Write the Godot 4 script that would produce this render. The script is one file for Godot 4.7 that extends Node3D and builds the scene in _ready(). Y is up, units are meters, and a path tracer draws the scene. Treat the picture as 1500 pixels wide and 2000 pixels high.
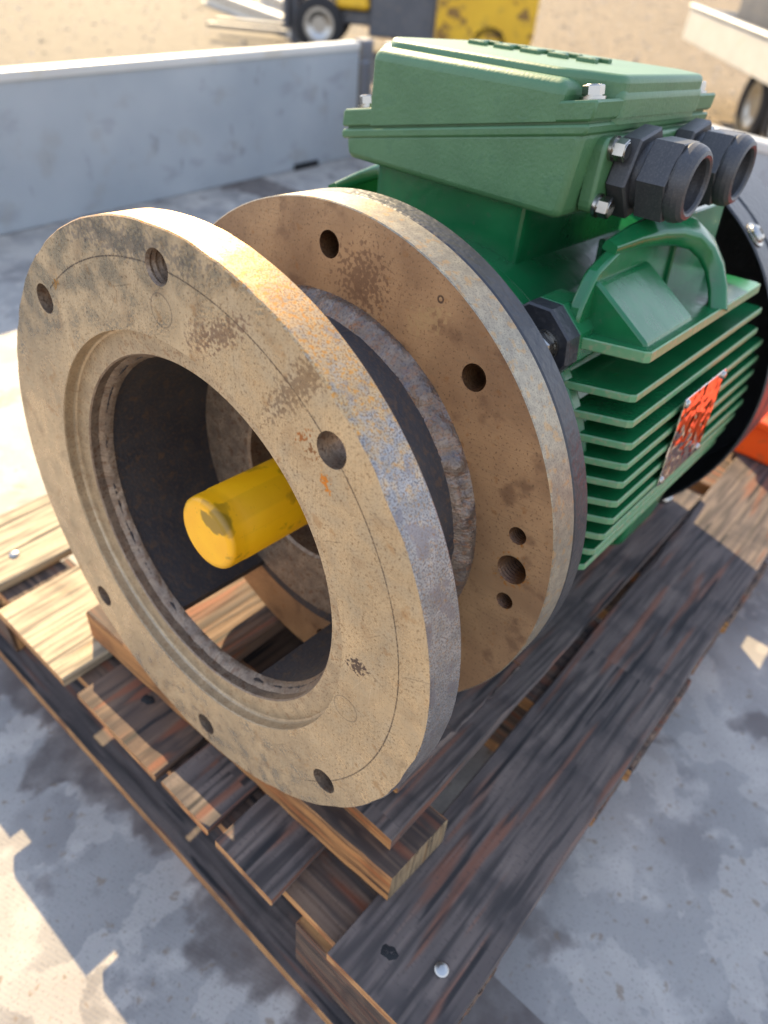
extends Node3D

# ---------------------------------------------------------------- mesh builder
class MB:
	var st := SurfaceTool.new()
	var grain := -1          # axis the grain runs along; -1: no uv
	var uvs := 1.0
	var uvo := Vector2.ZERO
	var xf := Transform3D()
	var low = null           # optional function of the plan point: where a prism's underside lies
	func _init(g := -1, s := 1.0, o := Vector2.ZERO) -> void:
		st.begin(Mesh.PRIMITIVE_TRIANGLES)
		grain = g
		uvs = s
		uvo = o
	func v(p: Vector3, uv: Vector2) -> void:
		st.set_uv(uv)
		st.add_vertex(xf * p)
	func boxuv(p: Vector3, n: Vector3) -> Vector2:
		var a := n.abs()
		var k := 0
		if a.y > a.x and a.y >= a.z: k = 1
		elif a.z > a.x and a.z > a.y: k = 2
		var r: Vector2
		if k == grain:
			r = Vector2(p[(grain + 1) % 3], p[(grain + 2) % 3])
		else:
			r = Vector2(p[grain], p[3 - grain - k])
			if k == (grain + 2) % 3: r.y += 0.37
		return r * uvs + uvo
	func tri(a: Vector3, b: Vector3, c: Vector3, sg := -1) -> void:   # counter-clockwise seen from outside
		st.set_smooth_group(sg)
		if grain >= 0:
			var n := (b - a).cross(c - a)
			v(a, boxuv(a, n)); v(c, boxuv(c, n)); v(b, boxuv(b, n))
		else:
			v(a, Vector2.ZERO); v(c, Vector2.ZERO); v(b, Vector2.ZERO)
	func quad(a: Vector3, b: Vector3, c: Vector3, d: Vector3, sg := -1) -> void:
		tri(a, b, c, sg); tri(a, c, d, sg)
	func triuv(a: Vector3, b: Vector3, c: Vector3, ua: Vector2, ub: Vector2, uc: Vector2, sg := -1) -> void:
		st.set_smooth_group(sg)
		v(a, ua); v(c, uc); v(b, ub)
	func quaduv(a: Vector3, b: Vector3, c: Vector3, d: Vector3, ua: Vector2, ub: Vector2, uc: Vector2, ud: Vector2, sg := -1) -> void:
		triuv(a, b, c, ua, ub, uc, sg); triuv(a, c, d, ua, uc, ud, sg)
	# box with chamfered edges
	func box(c: Vector3, s: Vector3, bev := 0.0) -> void:
		var old := xf
		xf = xf * Transform3D(Basis(), c - Vector3(0, 0, s.z / 2))
		var h := Vector2(s.x / 2, s.y / 2)
		prism(PackedVector2Array([Vector2(-h.x, -h.y), Vector2(h.x, -h.y), Vector2(h.x, h.y), Vector2(-h.x, h.y)]), 0, s.z, bev, bev, 1, bev)
		xf = old
	# polygon in xy pushed out along z; top and bottom edges rounded; corner: chamfer of the upright edges
	func prism(poly_in: PackedVector2Array, z0: float, z1: float, b0 := 0.0, b1 := 0.0, n := 1, corner := 0.0, cn := 1, side_sg := -1) -> void:
		var poly := poly_in.duplicate()
		if Geometry2D.is_polygon_clockwise(poly): poly.reverse()
		var raw := poly
		if corner > 0.0: poly = MB.rounded(raw, corner, cn)
		var rings := []
		if b0 > 0.0:
			for k in n: 
				var t := PI / 2 * k / n
				rings.append([MB.inround(raw, b0 * (1 - sin(t)), corner, cn), z0 + b0 * (1 - cos(t))])
			rings.append([poly, z0 + b0])
		else: rings.append([poly, z0])
		if b1 > 0.0:
			rings.append([poly, z1 - b1])
			for k in range(1, n + 1):
				var t := PI / 2 * k / n
				rings.append([MB.inround(raw, b1 * (1 - cos(t)), corner, cn), z1 - b1 * (1 - sin(t))])
		else: rings.append([poly, z1])
		var m := poly.size()
		for r in rings.size() - 1:
			var p: PackedVector2Array = rings[r][0]
			var q: PackedVector2Array = rings[r + 1][0]
			var za: float = rings[r][1]
			var zb: float = rings[r + 1][1]
			var sg := side_sg
			if n > 1 and not (b0 > 0.0 and r == n or b0 == 0.0 and r == 0): sg = 2 + (1 if r > n else 0)
			for i in m:
				var j := (i + 1) % m
				quad(Vector3(p[i].x, p[i].y, base(p[i], za, r)), Vector3(p[j].x, p[j].y, base(p[j], za, r)), Vector3(q[j].x, q[j].y, zb), Vector3(q[i].x, q[i].y, zb), sg)
		for e in 2:
			var p: PackedVector2Array = rings[0][0] if e == 0 else rings[-1][0]
			var z: float = rings[0][1] if e == 0 else rings[-1][1]
			var t := Geometry2D.triangulate_polygon(p)
			if t.is_empty(): printerr("cap failed ", p.size())
			for i in t.size() / 3:
				var a := p[t[i * 3]]
				var b := p[t[i * 3 + 1]]
				var c := p[t[i * 3 + 2]]
				if ((b - a).cross(c - a) > 0) != (e == 1):
					var w := b
					b = c
					c = w
				tri(Vector3(a.x, a.y, base(a, z, e)), Vector3(b.x, b.y, base(b, z, e)), Vector3(c.x, c.y, base(c, z, e)))
	func base(p: Vector2, z: float, r: int) -> float:
		return low.call(p) if low != null and r == 0 else z
	static func inround(raw: PackedVector2Array, d: float, corner: float, cn: int) -> PackedVector2Array:
		var p := MB.inset(raw, d)
		return MB.rounded(p, maxf(corner - d * 0.6, 0.0003), cn) if corner > 0.0 else p
	static func inset(p: PackedVector2Array, d: float) -> PackedVector2Array:
		if d == 0.0: return p
		var o := PackedVector2Array()
		var m := p.size()
		for i in m:
			var e0 := (p[i] - p[(i + m - 1) % m]).normalized()
			var e1 := (p[(i + 1) % m] - p[i]).normalized()
			var n0 := Vector2(-e0.y, e0.x)
			var n1 := Vector2(-e1.y, e1.x)
			o.append(p[i] + (n0 + n1) * (d / maxf(0.35, 1.0 + n0.dot(n1))))
		return o
	static func rounded(p: PackedVector2Array, r: float, n := 3) -> PackedVector2Array:
		var o := PackedVector2Array()
		var m := p.size()
		for i in m:
			var a := p[i] + (p[(i + m - 1) % m] - p[i]).limit_length(r)
			var b := p[i] + (p[(i + 1) % m] - p[i]).limit_length(r)
			for k in n + 1:
				var t := float(k) / n
				o.append(a.lerp(p[i], t).lerp(p[i].lerp(b, t), t))
		return o
	# profile of (r, z) points turned about z
	func lathe(pr: Array, segs: int, smooth := true, a0 := 0.0, a1 := TAU, rf = null, us := 1.0) -> void:
		var arc := [0.0]
		for i in range(1, pr.size()): arc.append(arc[-1] + pr[i].distance_to(pr[i - 1]))
		for s in segs:
			var f0 := a0 + (a1 - a0) * s / segs
			var f1 := a0 + (a1 - a0) * (s + 1) / segs
			for i in pr.size() - 1:
				var p: Vector2 = pr[i]
				var q: Vector2 = pr[i + 1]
				var r00 := p.x
				var r01 := p.x
				var r10 := q.x
				var r11 := q.x
				if rf != null:
					r00 += rf.call(f0, p.y, i); r01 += rf.call(f1 if s < segs - 1 or a1 - a0 < 6.28 else a0, p.y, i)
					r10 += rf.call(f0, q.y, i + 1); r11 += rf.call(f1 if s < segs - 1 or a1 - a0 < 6.28 else a0, q.y, i + 1)
				var A := Vector3(cos(f0) * r00, sin(f0) * r00, p.y)
				var B := Vector3(cos(f1) * r01, sin(f1) * r01, p.y)
				var C := Vector3(cos(f1) * r11, sin(f1) * r11, q.y)
				var D := Vector3(cos(f0) * r10, sin(f0) * r10, q.y)
				var u0 := f0 / TAU * us
				var u1 := f1 / TAU * us
				var sg: int = (10 + i) if smooth else -1
				if p.x > 1e-6: triuv(A, B, C if q.x > 1e-6 else D, Vector2(u0, arc[i]), Vector2(u1, arc[i]), Vector2(u1, arc[i + 1]), sg)
				if q.x > 1e-6: triuv(A, C, D, Vector2(u0, arc[i]), Vector2(u1, arc[i + 1]), Vector2(u0, arc[i + 1]), sg)
	# the same with one smoothing group over all of the profile
	func lathe_soft(pr: Array, segs: int, rf = null, a0 := 0.0, a1 := TAU) -> void:
		for s in segs:
			var f0 := a0 + (a1 - a0) * s / segs
			var f1 := a0 + (a1 - a0) * ((s + 1) % segs if a1 - a0 > 6.28 else s + 1) / segs
			for i in pr.size() - 1:
				var p: Vector2 = pr[i]
				var q: Vector2 = pr[i + 1]
				var d := [0.0, 0.0, 0.0, 0.0]
				if rf != null: d = [rf.call(f0, i), rf.call(f1, i), rf.call(f1, i + 1), rf.call(f0, i + 1)]
				var A := Vector3(cos(f0) * (p.x + d[0]), sin(f0) * (p.x + d[0]), p.y)
				var B := Vector3(cos(f1) * (p.x + d[1]), sin(f1) * (p.x + d[1]), p.y)
				var C := Vector3(cos(f1) * (q.x + d[2]), sin(f1) * (q.x + d[2]), q.y)
				var D := Vector3(cos(f0) * (q.x + d[3]), sin(f0) * (q.x + d[3]), q.y)
				if p.x > 1e-6: tri(A, B, C if q.x > 1e-6 else D, 5)
				if q.x > 1e-6: tri(A, C, D, 5)
	# cross-section (closed, counter-clockwise seen against the path) swept through frames
	func sweep(frames: Array, section: PackedVector2Array, sg := -1, caps := true) -> void:
		var m := section.size()
		for f in frames.size() - 1:
			var F: Transform3D = frames[f]
			var G: Transform3D = frames[f + 1]
			for i in m:
				var j := (i + 1) % m
				var a := F * Vector3(section[i].x, section[i].y, 0)
				var b := F * Vector3(section[j].x, section[j].y, 0)
				var c := G * Vector3(section[j].x, section[j].y, 0)
				var d := G * Vector3(section[i].x, section[i].y, 0)
				quad(a, b, c, d, sg)
		if caps:
			for e in 2:
				var F: Transform3D = frames[0] if e == 0 else frames[-1]
				for i in range(1, m - 1):
					var a := F * Vector3(section[0].x, section[0].y, 0)
					var b := F * Vector3(section[i].x, section[i].y, 0)
					var c := F * Vector3(section[i + 1].x, section[i + 1].y, 0)
					if e == 1: tri(a, b, c)
					else: tri(a, c, b)
	# flat ring face with round holes; holes: Vector3(radius of place, angle, hole radius)
	func holed(rin: float, rout: float, z: float, up: bool, holes: Array, rf = null) -> void:
		var hs := holes.duplicate()
		hs.sort_custom(func(a, b): return a.y < b.y)
		var spans := []
		var i := 0
		while i < hs.size():           # holes close to each other would overlap: give each its own narrow sector
			var h: Vector3 = hs[i]
			spans.append([h.y - h.z * 1.45 / h.x, h.y + h.z * 1.45 / h.x, h])
			i += 1
		for k in spans.size():
			var s: Array = spans[k]
			var nx: float = spans[k + 1][0] if k + 1 < spans.size() else spans[0][0] + TAU
			var segs := maxi(1, int((nx - s[1]) / 0.035))
			for j in segs:
				var a: float = s[1] + (nx - s[1]) * j / segs
				var b: float = s[1] + (nx - s[1]) * (j + 1) / segs
				face4(pt(rin, a, z), pt(ro(rout, a, rf), a, z), pt(ro(rout, b, rf), b, z), pt(rin, b, z), up)
			var h: Vector3 = s[2]
			var da: float = s[1] - h.y
			var ts := []
			for j in 40: ts.append(TAU * j / 40.0)
			for c in [Vector2(rout - h.x, da * h.x), Vector2(rout - h.x, -da * h.x), Vector2(rin - h.x, da * h.x), Vector2(rin - h.x, -da * h.x)]:
				ts.append(fposmod(c.angle(), TAU))
			ts.sort()
			for j in ts.size():
				var t0: float = ts[j]
				var t1: float = ts[(j + 1) % ts.size()]
				face4(hp(h, t0, z), edge(h, t0, rin, rout, da, z, rf), edge(h, t1, rin, rout, da, z, rf), hp(h, t1, z), up)
	func ro(r: float, a: float, rf) -> float:
		return r + (rf.call(fposmod(a, TAU), 0.0, 0) if rf != null else 0.0)
	func pt(r: float, a: float, z: float) -> Vector3:
		return Vector3(cos(a) * r, sin(a) * r, z)
	func hp(h: Vector3, t: float, z: float) -> Vector3:
		var d := Vector2(cos(t), sin(t)).rotated(h.y) * h.z
		return Vector3(cos(h.y) * h.x + d.x, sin(h.y) * h.x + d.y, z)
	func edge(h: Vector3, t: float, rin: float, rout: float, da: float, z: float, rf) -> Vector3:
		var d := Vector2(cos(t), sin(t))
		var k := 1e9
		if d.x > 1e-6: k = minf(k, (rout - h.x) / d.x)
		if d.x < -1e-6: k = minf(k, (rin - h.x) / d.x)
		if absf(d.y) > 1e-6: k = minf(k, da * h.x / absf(d.y))
		var r := h.x + d.x * k
		var a := h.y + d.y * k / h.x
		if rf != null and r > rout - 1e-5: r = ro(rout, a, rf)
		return pt(r, a, z)
	func face4(a: Vector3, b: Vector3, c: Vector3, d: Vector3, up: bool) -> void:
		var w := func(p: Vector3): return Vector2(p.x / 0.36 + 0.5, 0.5 - p.y / 0.36)
		if up:
			if a.distance_to(b) > 1e-6: triuv(a, b, c, w.call(a), w.call(b), w.call(c))
			if c.distance_to(d) > 1e-6: triuv(a, c, d, w.call(a), w.call(c), w.call(d))
		else:
			triuv(a, c, b, w.call(a), w.call(c), w.call(b)); triuv(a, d, c, w.call(a), w.call(d), w.call(c))

# ---------------------------------------------------------------- helpers
var taken := {}
var mt := {}

func numbered(parent: Node, called: String) -> String:
	var key := "%d/%s" % [parent.get_instance_id(), called]
	var n: int = taken.get(key, 0)
	taken[key] = n + 1
	return called if n == 0 else "%s_%03d" % [called, n]

func put(called: String, builders: Array, mats: Array, parent: Node = self, at := Transform3D()) -> MeshInstance3D:
	var am := ArrayMesh.new()
	for b in builders:
		b.st.generate_normals()
		b.st.commit(am)
	var o := MeshInstance3D.new()
	o.name = numbered(parent, called)
	o.mesh = am
	for k in mats.size(): o.set_surface_override_material(k, mats[k])
	o.transform = at
	parent.add_child(o, true)
	return o

func again(src: MeshInstance3D, parent: Node, at: Transform3D) -> MeshInstance3D:
	var called := String(src.name).rstrip("0123456789").trim_suffix("_")
	var o: MeshInstance3D = src.duplicate()
	o.name = numbered(parent, called)
	o.transform = at
	parent.add_child(o, true)
	return o

func thing(called: String, label: String, category: String, at := Transform3D(), group := "") -> Node3D:
	var o := Node3D.new()
	o.name = numbered(self, called)
	o.transform = at
	add_child(o, true)
	return tag(o, label, category, group)

func tag(o: Node3D, label: String, category: String, group := "") -> Node3D:
	o.set_meta("label", label)
	o.set_meta("category", category)
	if group: o.set_meta("group", group)
	return o

func T(x: float, y: float, z: float, b := Basis()) -> Transform3D:
	return Transform3D(b, Vector3(x, y, z))

const ALONG_X := Basis(Vector3(0, 1, 0), Vector3(0, 0, 1), Vector3(1, 0, 0))      # builder z -> +x, builder x -> +y
const ALONG_Y := Basis(Vector3(1, 0, 0), Vector3(0, 0, -1), Vector3(0, 1, 0))     # builder z -> +y, builder y -> -z

# ---------------------------------------------------------------- textures
func nb(seed_: int, f: float, w: int, h: int, oct := 4, sx := 1, sy := 1, kind := FastNoiseLite.TYPE_SIMPLEX_SMOOTH) -> PackedByteArray:
	var n := FastNoiseLite.new()
	n.seed = seed_
	n.noise_type = kind
	n.frequency = f
	n.fractal_octaves = oct
	var im := n.get_seamless_image(w / sx, h / sy)
	im.convert(Image.FORMAT_L8)
	if sx > 1 or sy > 1: im.resize(w, h, Image.INTERPOLATE_CUBIC)
	return im.get_data()

func grey(data: PackedByteArray, w: int, h: int) -> ImageTexture:
	return ImageTexture.create_from_image(Image.create_from_data(w, h, false, Image.FORMAT_L8, data))

# base: [bytes, colour, colour]; layers: [bytes, from, to, colour, strength]
func paint(w: int, h: int, base: Array, layers: Array) -> Image:
	var n := w * h
	var out := PackedByteArray()
	out.resize(n * 3)
	var bb: PackedByteArray = base[0]
	var c0: Color = base[1]
	var c1: Color = base[2]
	var lr := PackedFloat32Array(); var lg := PackedFloat32Array(); var lb := PackedFloat32Array()
	for i in 256:
		var c := c0.lerp(c1, i / 255.0)
		lr.append(c.r * 255); lg.append(c.g * 255); lb.append(c.b * 255)
	var ks := layers.size()
	var datas := []; var luts := []
	var cr := PackedFloat32Array(); var cg := PackedFloat32Array(); var cb := PackedFloat32Array()
	for l in layers:
		datas.append(l[0])
		var lut := PackedFloat32Array()
		for i in 256: lut.append(smoothstep(l[1], l[2], i / 255.0) * l[4])
		luts.append(lut)
		var c: Color = l[3]
		cr.append(c.r * 255); cg.append(c.g * 255); cb.append(c.b * 255)
	var R := PackedFloat32Array(); var G := PackedFloat32Array(); var B := PackedFloat32Array()
	R.resize(n); G.resize(n); B.resize(n)
	for i in n:
		var k := bb[i]
		R[i] = lr[k]; G[i] = lg[k]; B[i] = lb[k]
	for l in ks:
		var d: PackedByteArray = datas[l]
		var lut: PackedFloat32Array = luts[l]
		var r := cr[l]; var g := cg[l]; var b := cb[l]
		for i in n:
			var m := lut[d[i]]
			if m > 0.003:
				R[i] += (r - R[i]) * m; G[i] += (g - G[i]) * m; B[i] += (b - B[i]) * m
	for i in n:
		out[i * 3] = int(clampf(R[i], 0, 255)); out[i * 3 + 1] = int(clampf(G[i], 0, 255)); out[i * 3 + 2] = int(clampf(B[i], 0, 255))
	return Image.create_from_data(w, h, false, Image.FORMAT_RGB8, out)

func rgb(r: int, g: int, b: int) -> Color:
	return Color8(r, g, b)

func mat(called: String, c: Color, rough := 0.6, metal := 0.0) -> StandardMaterial3D:
	var m := StandardMaterial3D.new()
	m.resource_name = called
	m.albedo_color = c
	m.roughness = rough
	m.metallic = metal
	mt[called] = m
	return m

func textured(called: String, im: Image, rough := 0.6, metal := 0.0, bump: Texture2D = null, bump_cm := 0.0) -> StandardMaterial3D:
	var m := mat(called, Color.WHITE, rough, metal)
	m.albedo_texture = ImageTexture.create_from_image(im)
	if bump:
		m.heightmap_enabled = true
		m.heightmap_texture = bump
		m.heightmap_scale = bump_cm
	return m

func triplanar(m: StandardMaterial3D, tile: float, world := false) -> void:
	m.uv1_triplanar = true
	m.uv1_world_triplanar = world
	m.uv1_scale = Vector3.ONE / tile

func materials() -> void:
	# machined and torch-cut steel
	var w := 1024
	var a1 := nb(11, 0.004, w, w, 5)
	var fine := nb(12, 0.16, w, w, 2)
	var mid := nb(13, 0.012, w, w, 5)
	var scr := nb(14, 0.28, w, w, 3, 1, 24)
	var scr2 := nb(15, 0.28, w, w, 3, 24, 1)
	var im := paint(w, w, [a1, rgb(166, 148, 120), rgb(206, 182, 144)], [
		[scr2, 0.52, 0.8, rgb(196, 174, 138), 0.35], [scr, 0.55, 0.85, rgb(142, 124, 98), 0.3], [mid, 0.60, 0.85, rgb(146, 122, 94), 0.35],
		[nb(19, 0.3, w, w, 2), 0.6, 0.8, rgb(136, 114, 88), 0.55], [fine, 0.72, 0.82, rgb(104, 82, 58), 0.6], [nb(16, 0.022, w, w, 4), 0.74, 0.9, rgb(150, 112, 72), 0.4]])
	paint_ring(im)
	var m := textured("ring_face", im, 0.46, 0.65, grey(nb(17, 0.11, w, w, 3), w, w), 0.012)
	m.roughness_texture = grey(nb(18, 0.02, w, w, 4), w, w)
	m.roughness = 0.8
	im = paint(w, w, [nb(21, 0.005, w, w, 5), rgb(128, 100, 74), rgb(184, 150, 110)], [
		[nb(22, 0.013, w, w, 5), 0.58, 0.86, rgb(98, 72, 54), 0.5], [scr2, 0.6, 0.85, rgb(140, 116, 88), 0.45], [fine, 0.72, 0.84, rgb(84, 64, 46), 0.5],
		[nb(24, 0.03, w, w, 4), 0.74, 0.9, rgb(140, 94, 52), 0.4]])
	paint_second(im)
	textured("second_face", im, 0.5, 0.35, grey(nb(17, 0.11, w, w, 3), w, w), 0.012)
	# torch-cut rim: grey steel with rust grain, u runs round the ring
	var rw := 2048
	var rh := 128
	var grain := nb(31, 0.22, rw, rh, 2)
	im = paint(rw, rh, [nb(32, 0.02, rw, rh, 4), rgb(122, 119, 116), rgb(160, 154, 148)], [
		[grain, 0.50, 0.72, rgb(78, 73, 72), 0.7], [nb(33, 0.13, rw, rh, 3), 0.64, 0.8, rgb(150, 112, 72), 0.5], [nb(34, 0.012, rw, rh, 4), 0.6, 0.75, rgb(112, 104, 104), 0.6],
		[nb(35, 0.09, rw, rh, 3), 0.72, 0.84, rgb(134, 88, 50), 0.5]])
	var rust := paint(rw, rh, [nb(36, 0.05, rw, rh, 4), rgb(202, 156, 92), rgb(178, 150, 112)], [[grain, 0.55, 0.72, rgb(134, 92, 50), 0.7], [nb(35, 0.09, rw, rh, 3), 0.58, 0.7, rgb(206, 132, 44), 0.8]])
	var spread := nb(37, 0.03, rw, rh, 4)
	var both: Image = im.duplicate()
	for x in rw:                   # the upper side, where water stood, has rusted more than the lower
		var ang := float(x) / rw * 180.0
		var k := smoothstep(24, 58, ang) * smoothstep(185, 140, ang)
		for y in rh:
			var q := clampf(k * 1.5 + (spread[y * rw + x] / 255.0 - 0.5) * 1.6 - 0.35, 0, 1)
			if q > 0.01: both.set_pixel(x, y, both.get_pixel(x, y).lerp(rust.get_pixel(x, y), q * 0.8))
	var rb := grey(nb(38, 0.3, rw, rh, 2), rw, rh)
	for q in 2:
		m = textured("rim_steel" if q == 0 else "rim_rust", im if q == 0 else both, 0.42, 0.6, rb, 0.006)
		m.uv1_scale = Vector3(1, 1 / 0.035, 1)
	m = textured("rim_machined", paint(512, 64, [nb(39, 0.05, 512, 64, 3, 1, 1), rgb(126, 116, 100), rgb(158, 147, 124)], [[nb(40, 0.3, 512, 64, 2), 0.55, 0.75, rgb(96, 86, 72), 0.5], [nb(41, 0.05, 512, 64, 3), 0.6, 0.8, rgb(168, 124, 72), 0.45]]), 0.42, 0.55, grey(nb(38, 0.3, 512, 64, 2), 512, 64), 0.006)
	m.uv1_scale = Vector3(5, 1 / 0.03, 1)
	# mill scale, weld
	im = paint(512, 512, [nb(51, 0.01, 512, 512, 4), rgb(44, 44, 48), rgb(66, 62, 60)], [[nb(52, 0.035, 512, 512, 5), 0.62, 0.8, rgb(120, 82, 48), 0.45], [nb(53, 0.1, 512, 512, 3), 0.6, 0.75, rgb(90, 70, 54), 0.6]])
	m = textured("mill_scale", im, 0.6, 0.2, grey(nb(53, 0.1, 512, 512, 3), 512, 512), 0.03)
	triplanar(m, 0.16)
	im = paint(512, 512, [nb(61, 0.02, 512, 512, 4), rgb(86, 76, 68), rgb(142, 126, 108)], [[nb(62, 0.03, 512, 512, 4), 0.62, 0.8, rgb(92, 94, 106), 0.5], [nb(63, 0.04, 512, 512, 4), 0.62, 0.75, rgb(136, 92, 62), 0.7], [nb(64, 0.12, 512, 512, 3), 0.6, 0.72, rgb(58, 46, 44), 0.6]])
	m = textured("weld_steel", im, 0.42, 0.5, grey(nb(64, 0.12, 512, 512, 3), 512, 512), 0.05)
	triplanar(m, 0.12)
	im = paint(512, 512, [nb(65, 0.02, 512, 512, 4), rgb(104, 88, 74), rgb(156, 136, 112)], [[nb(66, 0.04, 512, 512, 4), 0.6, 0.75, rgb(96, 66, 46), 0.7], [nb(64, 0.12, 512, 512, 3), 0.6, 0.72, rgb(66, 52, 42), 0.6]])
	m = textured("bore_steel", im, 0.45, 0.4, grey(nb(64, 0.12, 512, 512, 3), 512, 512), 0.02)
	triplanar(m, 0.12)
	im = paint(512, 512, [nb(67, 0.02, 512, 512, 4), rgb(158, 140, 114), rgb(196, 174, 140)], [[nb(68, 0.04, 512, 512, 4), 0.62, 0.8, rgb(136, 104, 74), 0.5], [nb(64, 0.12, 512, 512, 3), 0.62, 0.75, rgb(104, 84, 62), 0.5]])
	m = textured("land_steel", im, 0.42, 0.6)
	triplanar(m, 0.12)
	# paint: cast surface under green enamel
	var peel := grey(nb(71, 0.07, 512, 512, 3), 512, 512)
	var gv := paint(512, 512, [nb(72, 0.006, 512, 512, 4), rgb(58, 96, 58), rgb(70, 108, 68)], [[nb(73, 0.012, 512, 512, 5), 0.66, 0.85, rgb(52, 92, 58), 0.45], [nb(74, 0.2, 512, 512, 2), 0.76, 0.85, rgb(24, 70, 42), 0.5]])
	m = textured("green_cast", gv, 0.46, 0.0, peel, 0.012)
	triplanar(m, 0.12)
	m.metallic_specular = 0.55
	var gv2 := paint(512, 512, [nb(75, 0.006, 512, 512, 4), rgb(16, 84, 46), rgb(26, 100, 56)], [[nb(73, 0.012, 512, 512, 5), 0.62, 0.85, rgb(44, 88, 54), 0.45], [nb(76, 0.02, 512, 512, 4), 0.76, 0.9, rgb(70, 84, 60), 0.5]])
	m = textured("green_gloss", gv2, 0.24, 0.0, grey(nb(77, 0.012, 512, 512, 3), 512, 512), 0.02)
	triplanar(m, 0.12)
	m = textured("green_edge", paint(256, 256, [nb(78, 0.03, 256, 256, 4), rgb(70, 128, 84), rgb(112, 140, 98)], [[nb(79, 0.05, 256, 256, 3), 0.6, 0.75, rgb(140, 134, 100), 0.7]]), 0.4)
	triplanar(m, 0.08)
	m = textured("black_paint", paint(256, 256, [nb(81, 0.02, 256, 256, 4), rgb(34, 35, 38), rgb(46, 46, 48)], [[nb(82, 0.1, 256, 256, 3), 0.68, 0.8, rgb(70, 66, 62), 0.5]]), 0.42, 0.0, grey(nb(83, 0.06, 256, 256, 3), 256, 256), 0.05)
	triplanar(m, 0.1)
	m = textured("black_plastic", paint(256, 256, [nb(84, 0.02, 256, 256, 4), rgb(42, 42, 44), rgb(54, 53, 53)], [[nb(85, 0.12, 256, 256, 4), 0.55, 0.75, rgb(84, 82, 76), 0.5]]), 0.46, 0.0, grey(nb(86, 0.2, 256, 256, 2), 256, 256), 0.01)
	triplanar(m, 0.05)
	mat("zinc", rgb(158, 155, 148), 0.26, 1.0)
	mat("zinc_dull", rgb(168, 166, 160), 0.36, 1.0)
	m = mat("stainless", rgb(206, 200, 196), 0.12, 1.0)
	m.heightmap_enabled = true
	m.heightmap_texture = grey(nb(90, 0.02, 256, 256, 2), 256, 256)
	m.heightmap_scale = 0.12
	triplanar(m, 0.09)
	mat("dark_gap", rgb(10, 11, 11), 0.8)
	m = textured("yellow_plastic", paint(512, 512, [nb(87, 0.01, 512, 512, 4), rgb(232, 162, 3), rgb(240, 176, 6)], [[nb(88, 0.007, 512, 512, 5), 0.66, 0.8, rgb(104, 84, 22), 0.7], [nb(89, 0.05, 512, 512, 4), 0.8, 0.9, rgb(150, 112, 20), 0.4]]), 0.4)
	triplanar(m, 0.13)
	m.subsurf_scatter_enabled = false
	# wood
	wood("wood_dark", 101, rgb(66, 58, 54), rgb(112, 98, 88), rgb(128, 74, 50), rgb(42, 38, 37))
	wood("wood_brown", 111, rgb(70, 54, 44), rgb(116, 92, 70), rgb(126, 66, 38), rgb(38, 30, 26))
	wood("wood_pale", 121, rgb(150, 134, 108), rgb(184, 166, 134), rgb(150, 118, 80), rgb(110, 94, 74))
	wood("wood_tan", 131, rgb(158, 112, 66), rgb(198, 146, 90), rgb(150, 84, 40), rgb(104, 66, 38))
	# truck bed and panels
	var fw := 1280
	var ribs := nb(141, 0.3, fw, fw, 2)
	for y in fw:
		for x in fw:
			var s := 0.5 + 0.5 * sin((x * 0.28 + y) * TAU / 3.6)
			ribs[y * fw + x] = int(ribs[y * fw + x] * 0.6 + 100.0 * s)
	im = paint(fw, fw, [nb(142, 0.004, fw, fw, 5), rgb(128, 124, 118), rgb(160, 154, 144)], [
		[nb(143, 0.007, fw, fw, 7), 0.5, 0.8, rgb(112, 107, 102), 0.6], [nb(144, 0.016, fw, fw, 7), 0.56, 0.84, rgb(176, 168, 156), 0.6],
		[nb(145, 0.008, fw, fw, 7), 0.66, 0.84, rgb(92, 84, 78), 0.7], [nb(148, 0.010, fw, fw, 8), 0.555, 0.60, rgb(170, 162, 150), 0.55], [nb(146, 0.25, fw, fw, 2), 0.66, 0.84, rgb(98, 92, 86), 0.4], [nb(147, 0.05, fw, fw, 4), 0.74, 0.84, rgb(112, 92, 70), 0.5]])
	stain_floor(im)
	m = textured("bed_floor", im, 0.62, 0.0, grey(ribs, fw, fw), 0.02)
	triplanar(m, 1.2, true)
	im = paint(1024, 512, [nb(151, 0.004, 1024, 512, 4), rgb(138, 145, 148), rgb(154, 159, 160)], [
		[nb(152, 0.012, 1024, 512, 5, 2, 1), 0.68, 0.9, rgb(124, 126, 128), 0.45], [nb(153, 0.02, 1024, 512, 4, 1, 2), 0.8, 0.92, rgb(104, 104, 104), 0.4], [nb(154, 0.008, 1024, 512, 5), 0.66, 0.86, rgb(136, 136, 130), 0.4]])
	m = textured("panel_paint", im, 0.4)
	m.uv1_triplanar = true
	m.uv1_world_triplanar = true
	m.uv1_scale = Vector3(0.8, 1.6, 0.8)
	mat("bare_aluminium", rgb(188, 188, 186), 0.38, 0.9)
	mat("rail_grey", rgb(96, 99, 104), 0.5, 0.2)
	mat("rubber", rgb(34, 33, 33), 0.8)
	# yard
	var gw := 1024
	im = paint(gw, gw, [nb(161, 0.01, gw, gw, 6), rgb(118, 104, 82), rgb(150, 132, 106)], [
		[nb(162, 0.006, gw, gw, 6), 0.55, 0.75, rgb(118, 104, 84), 0.7], [nb(163, 0.08, gw, gw, 3), 0.62, 0.78, rgb(176, 160, 134), 0.7], [nb(164, 0.12, gw, gw, 3), 0.64, 0.78, rgb(86, 76, 62), 0.7]])
	m = textured("yard_ground", im, 0.9, 0.0, grey(nb(163, 0.08, gw, gw, 3), gw, gw), 4.0)
	triplanar(m, 3.0, true)
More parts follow.
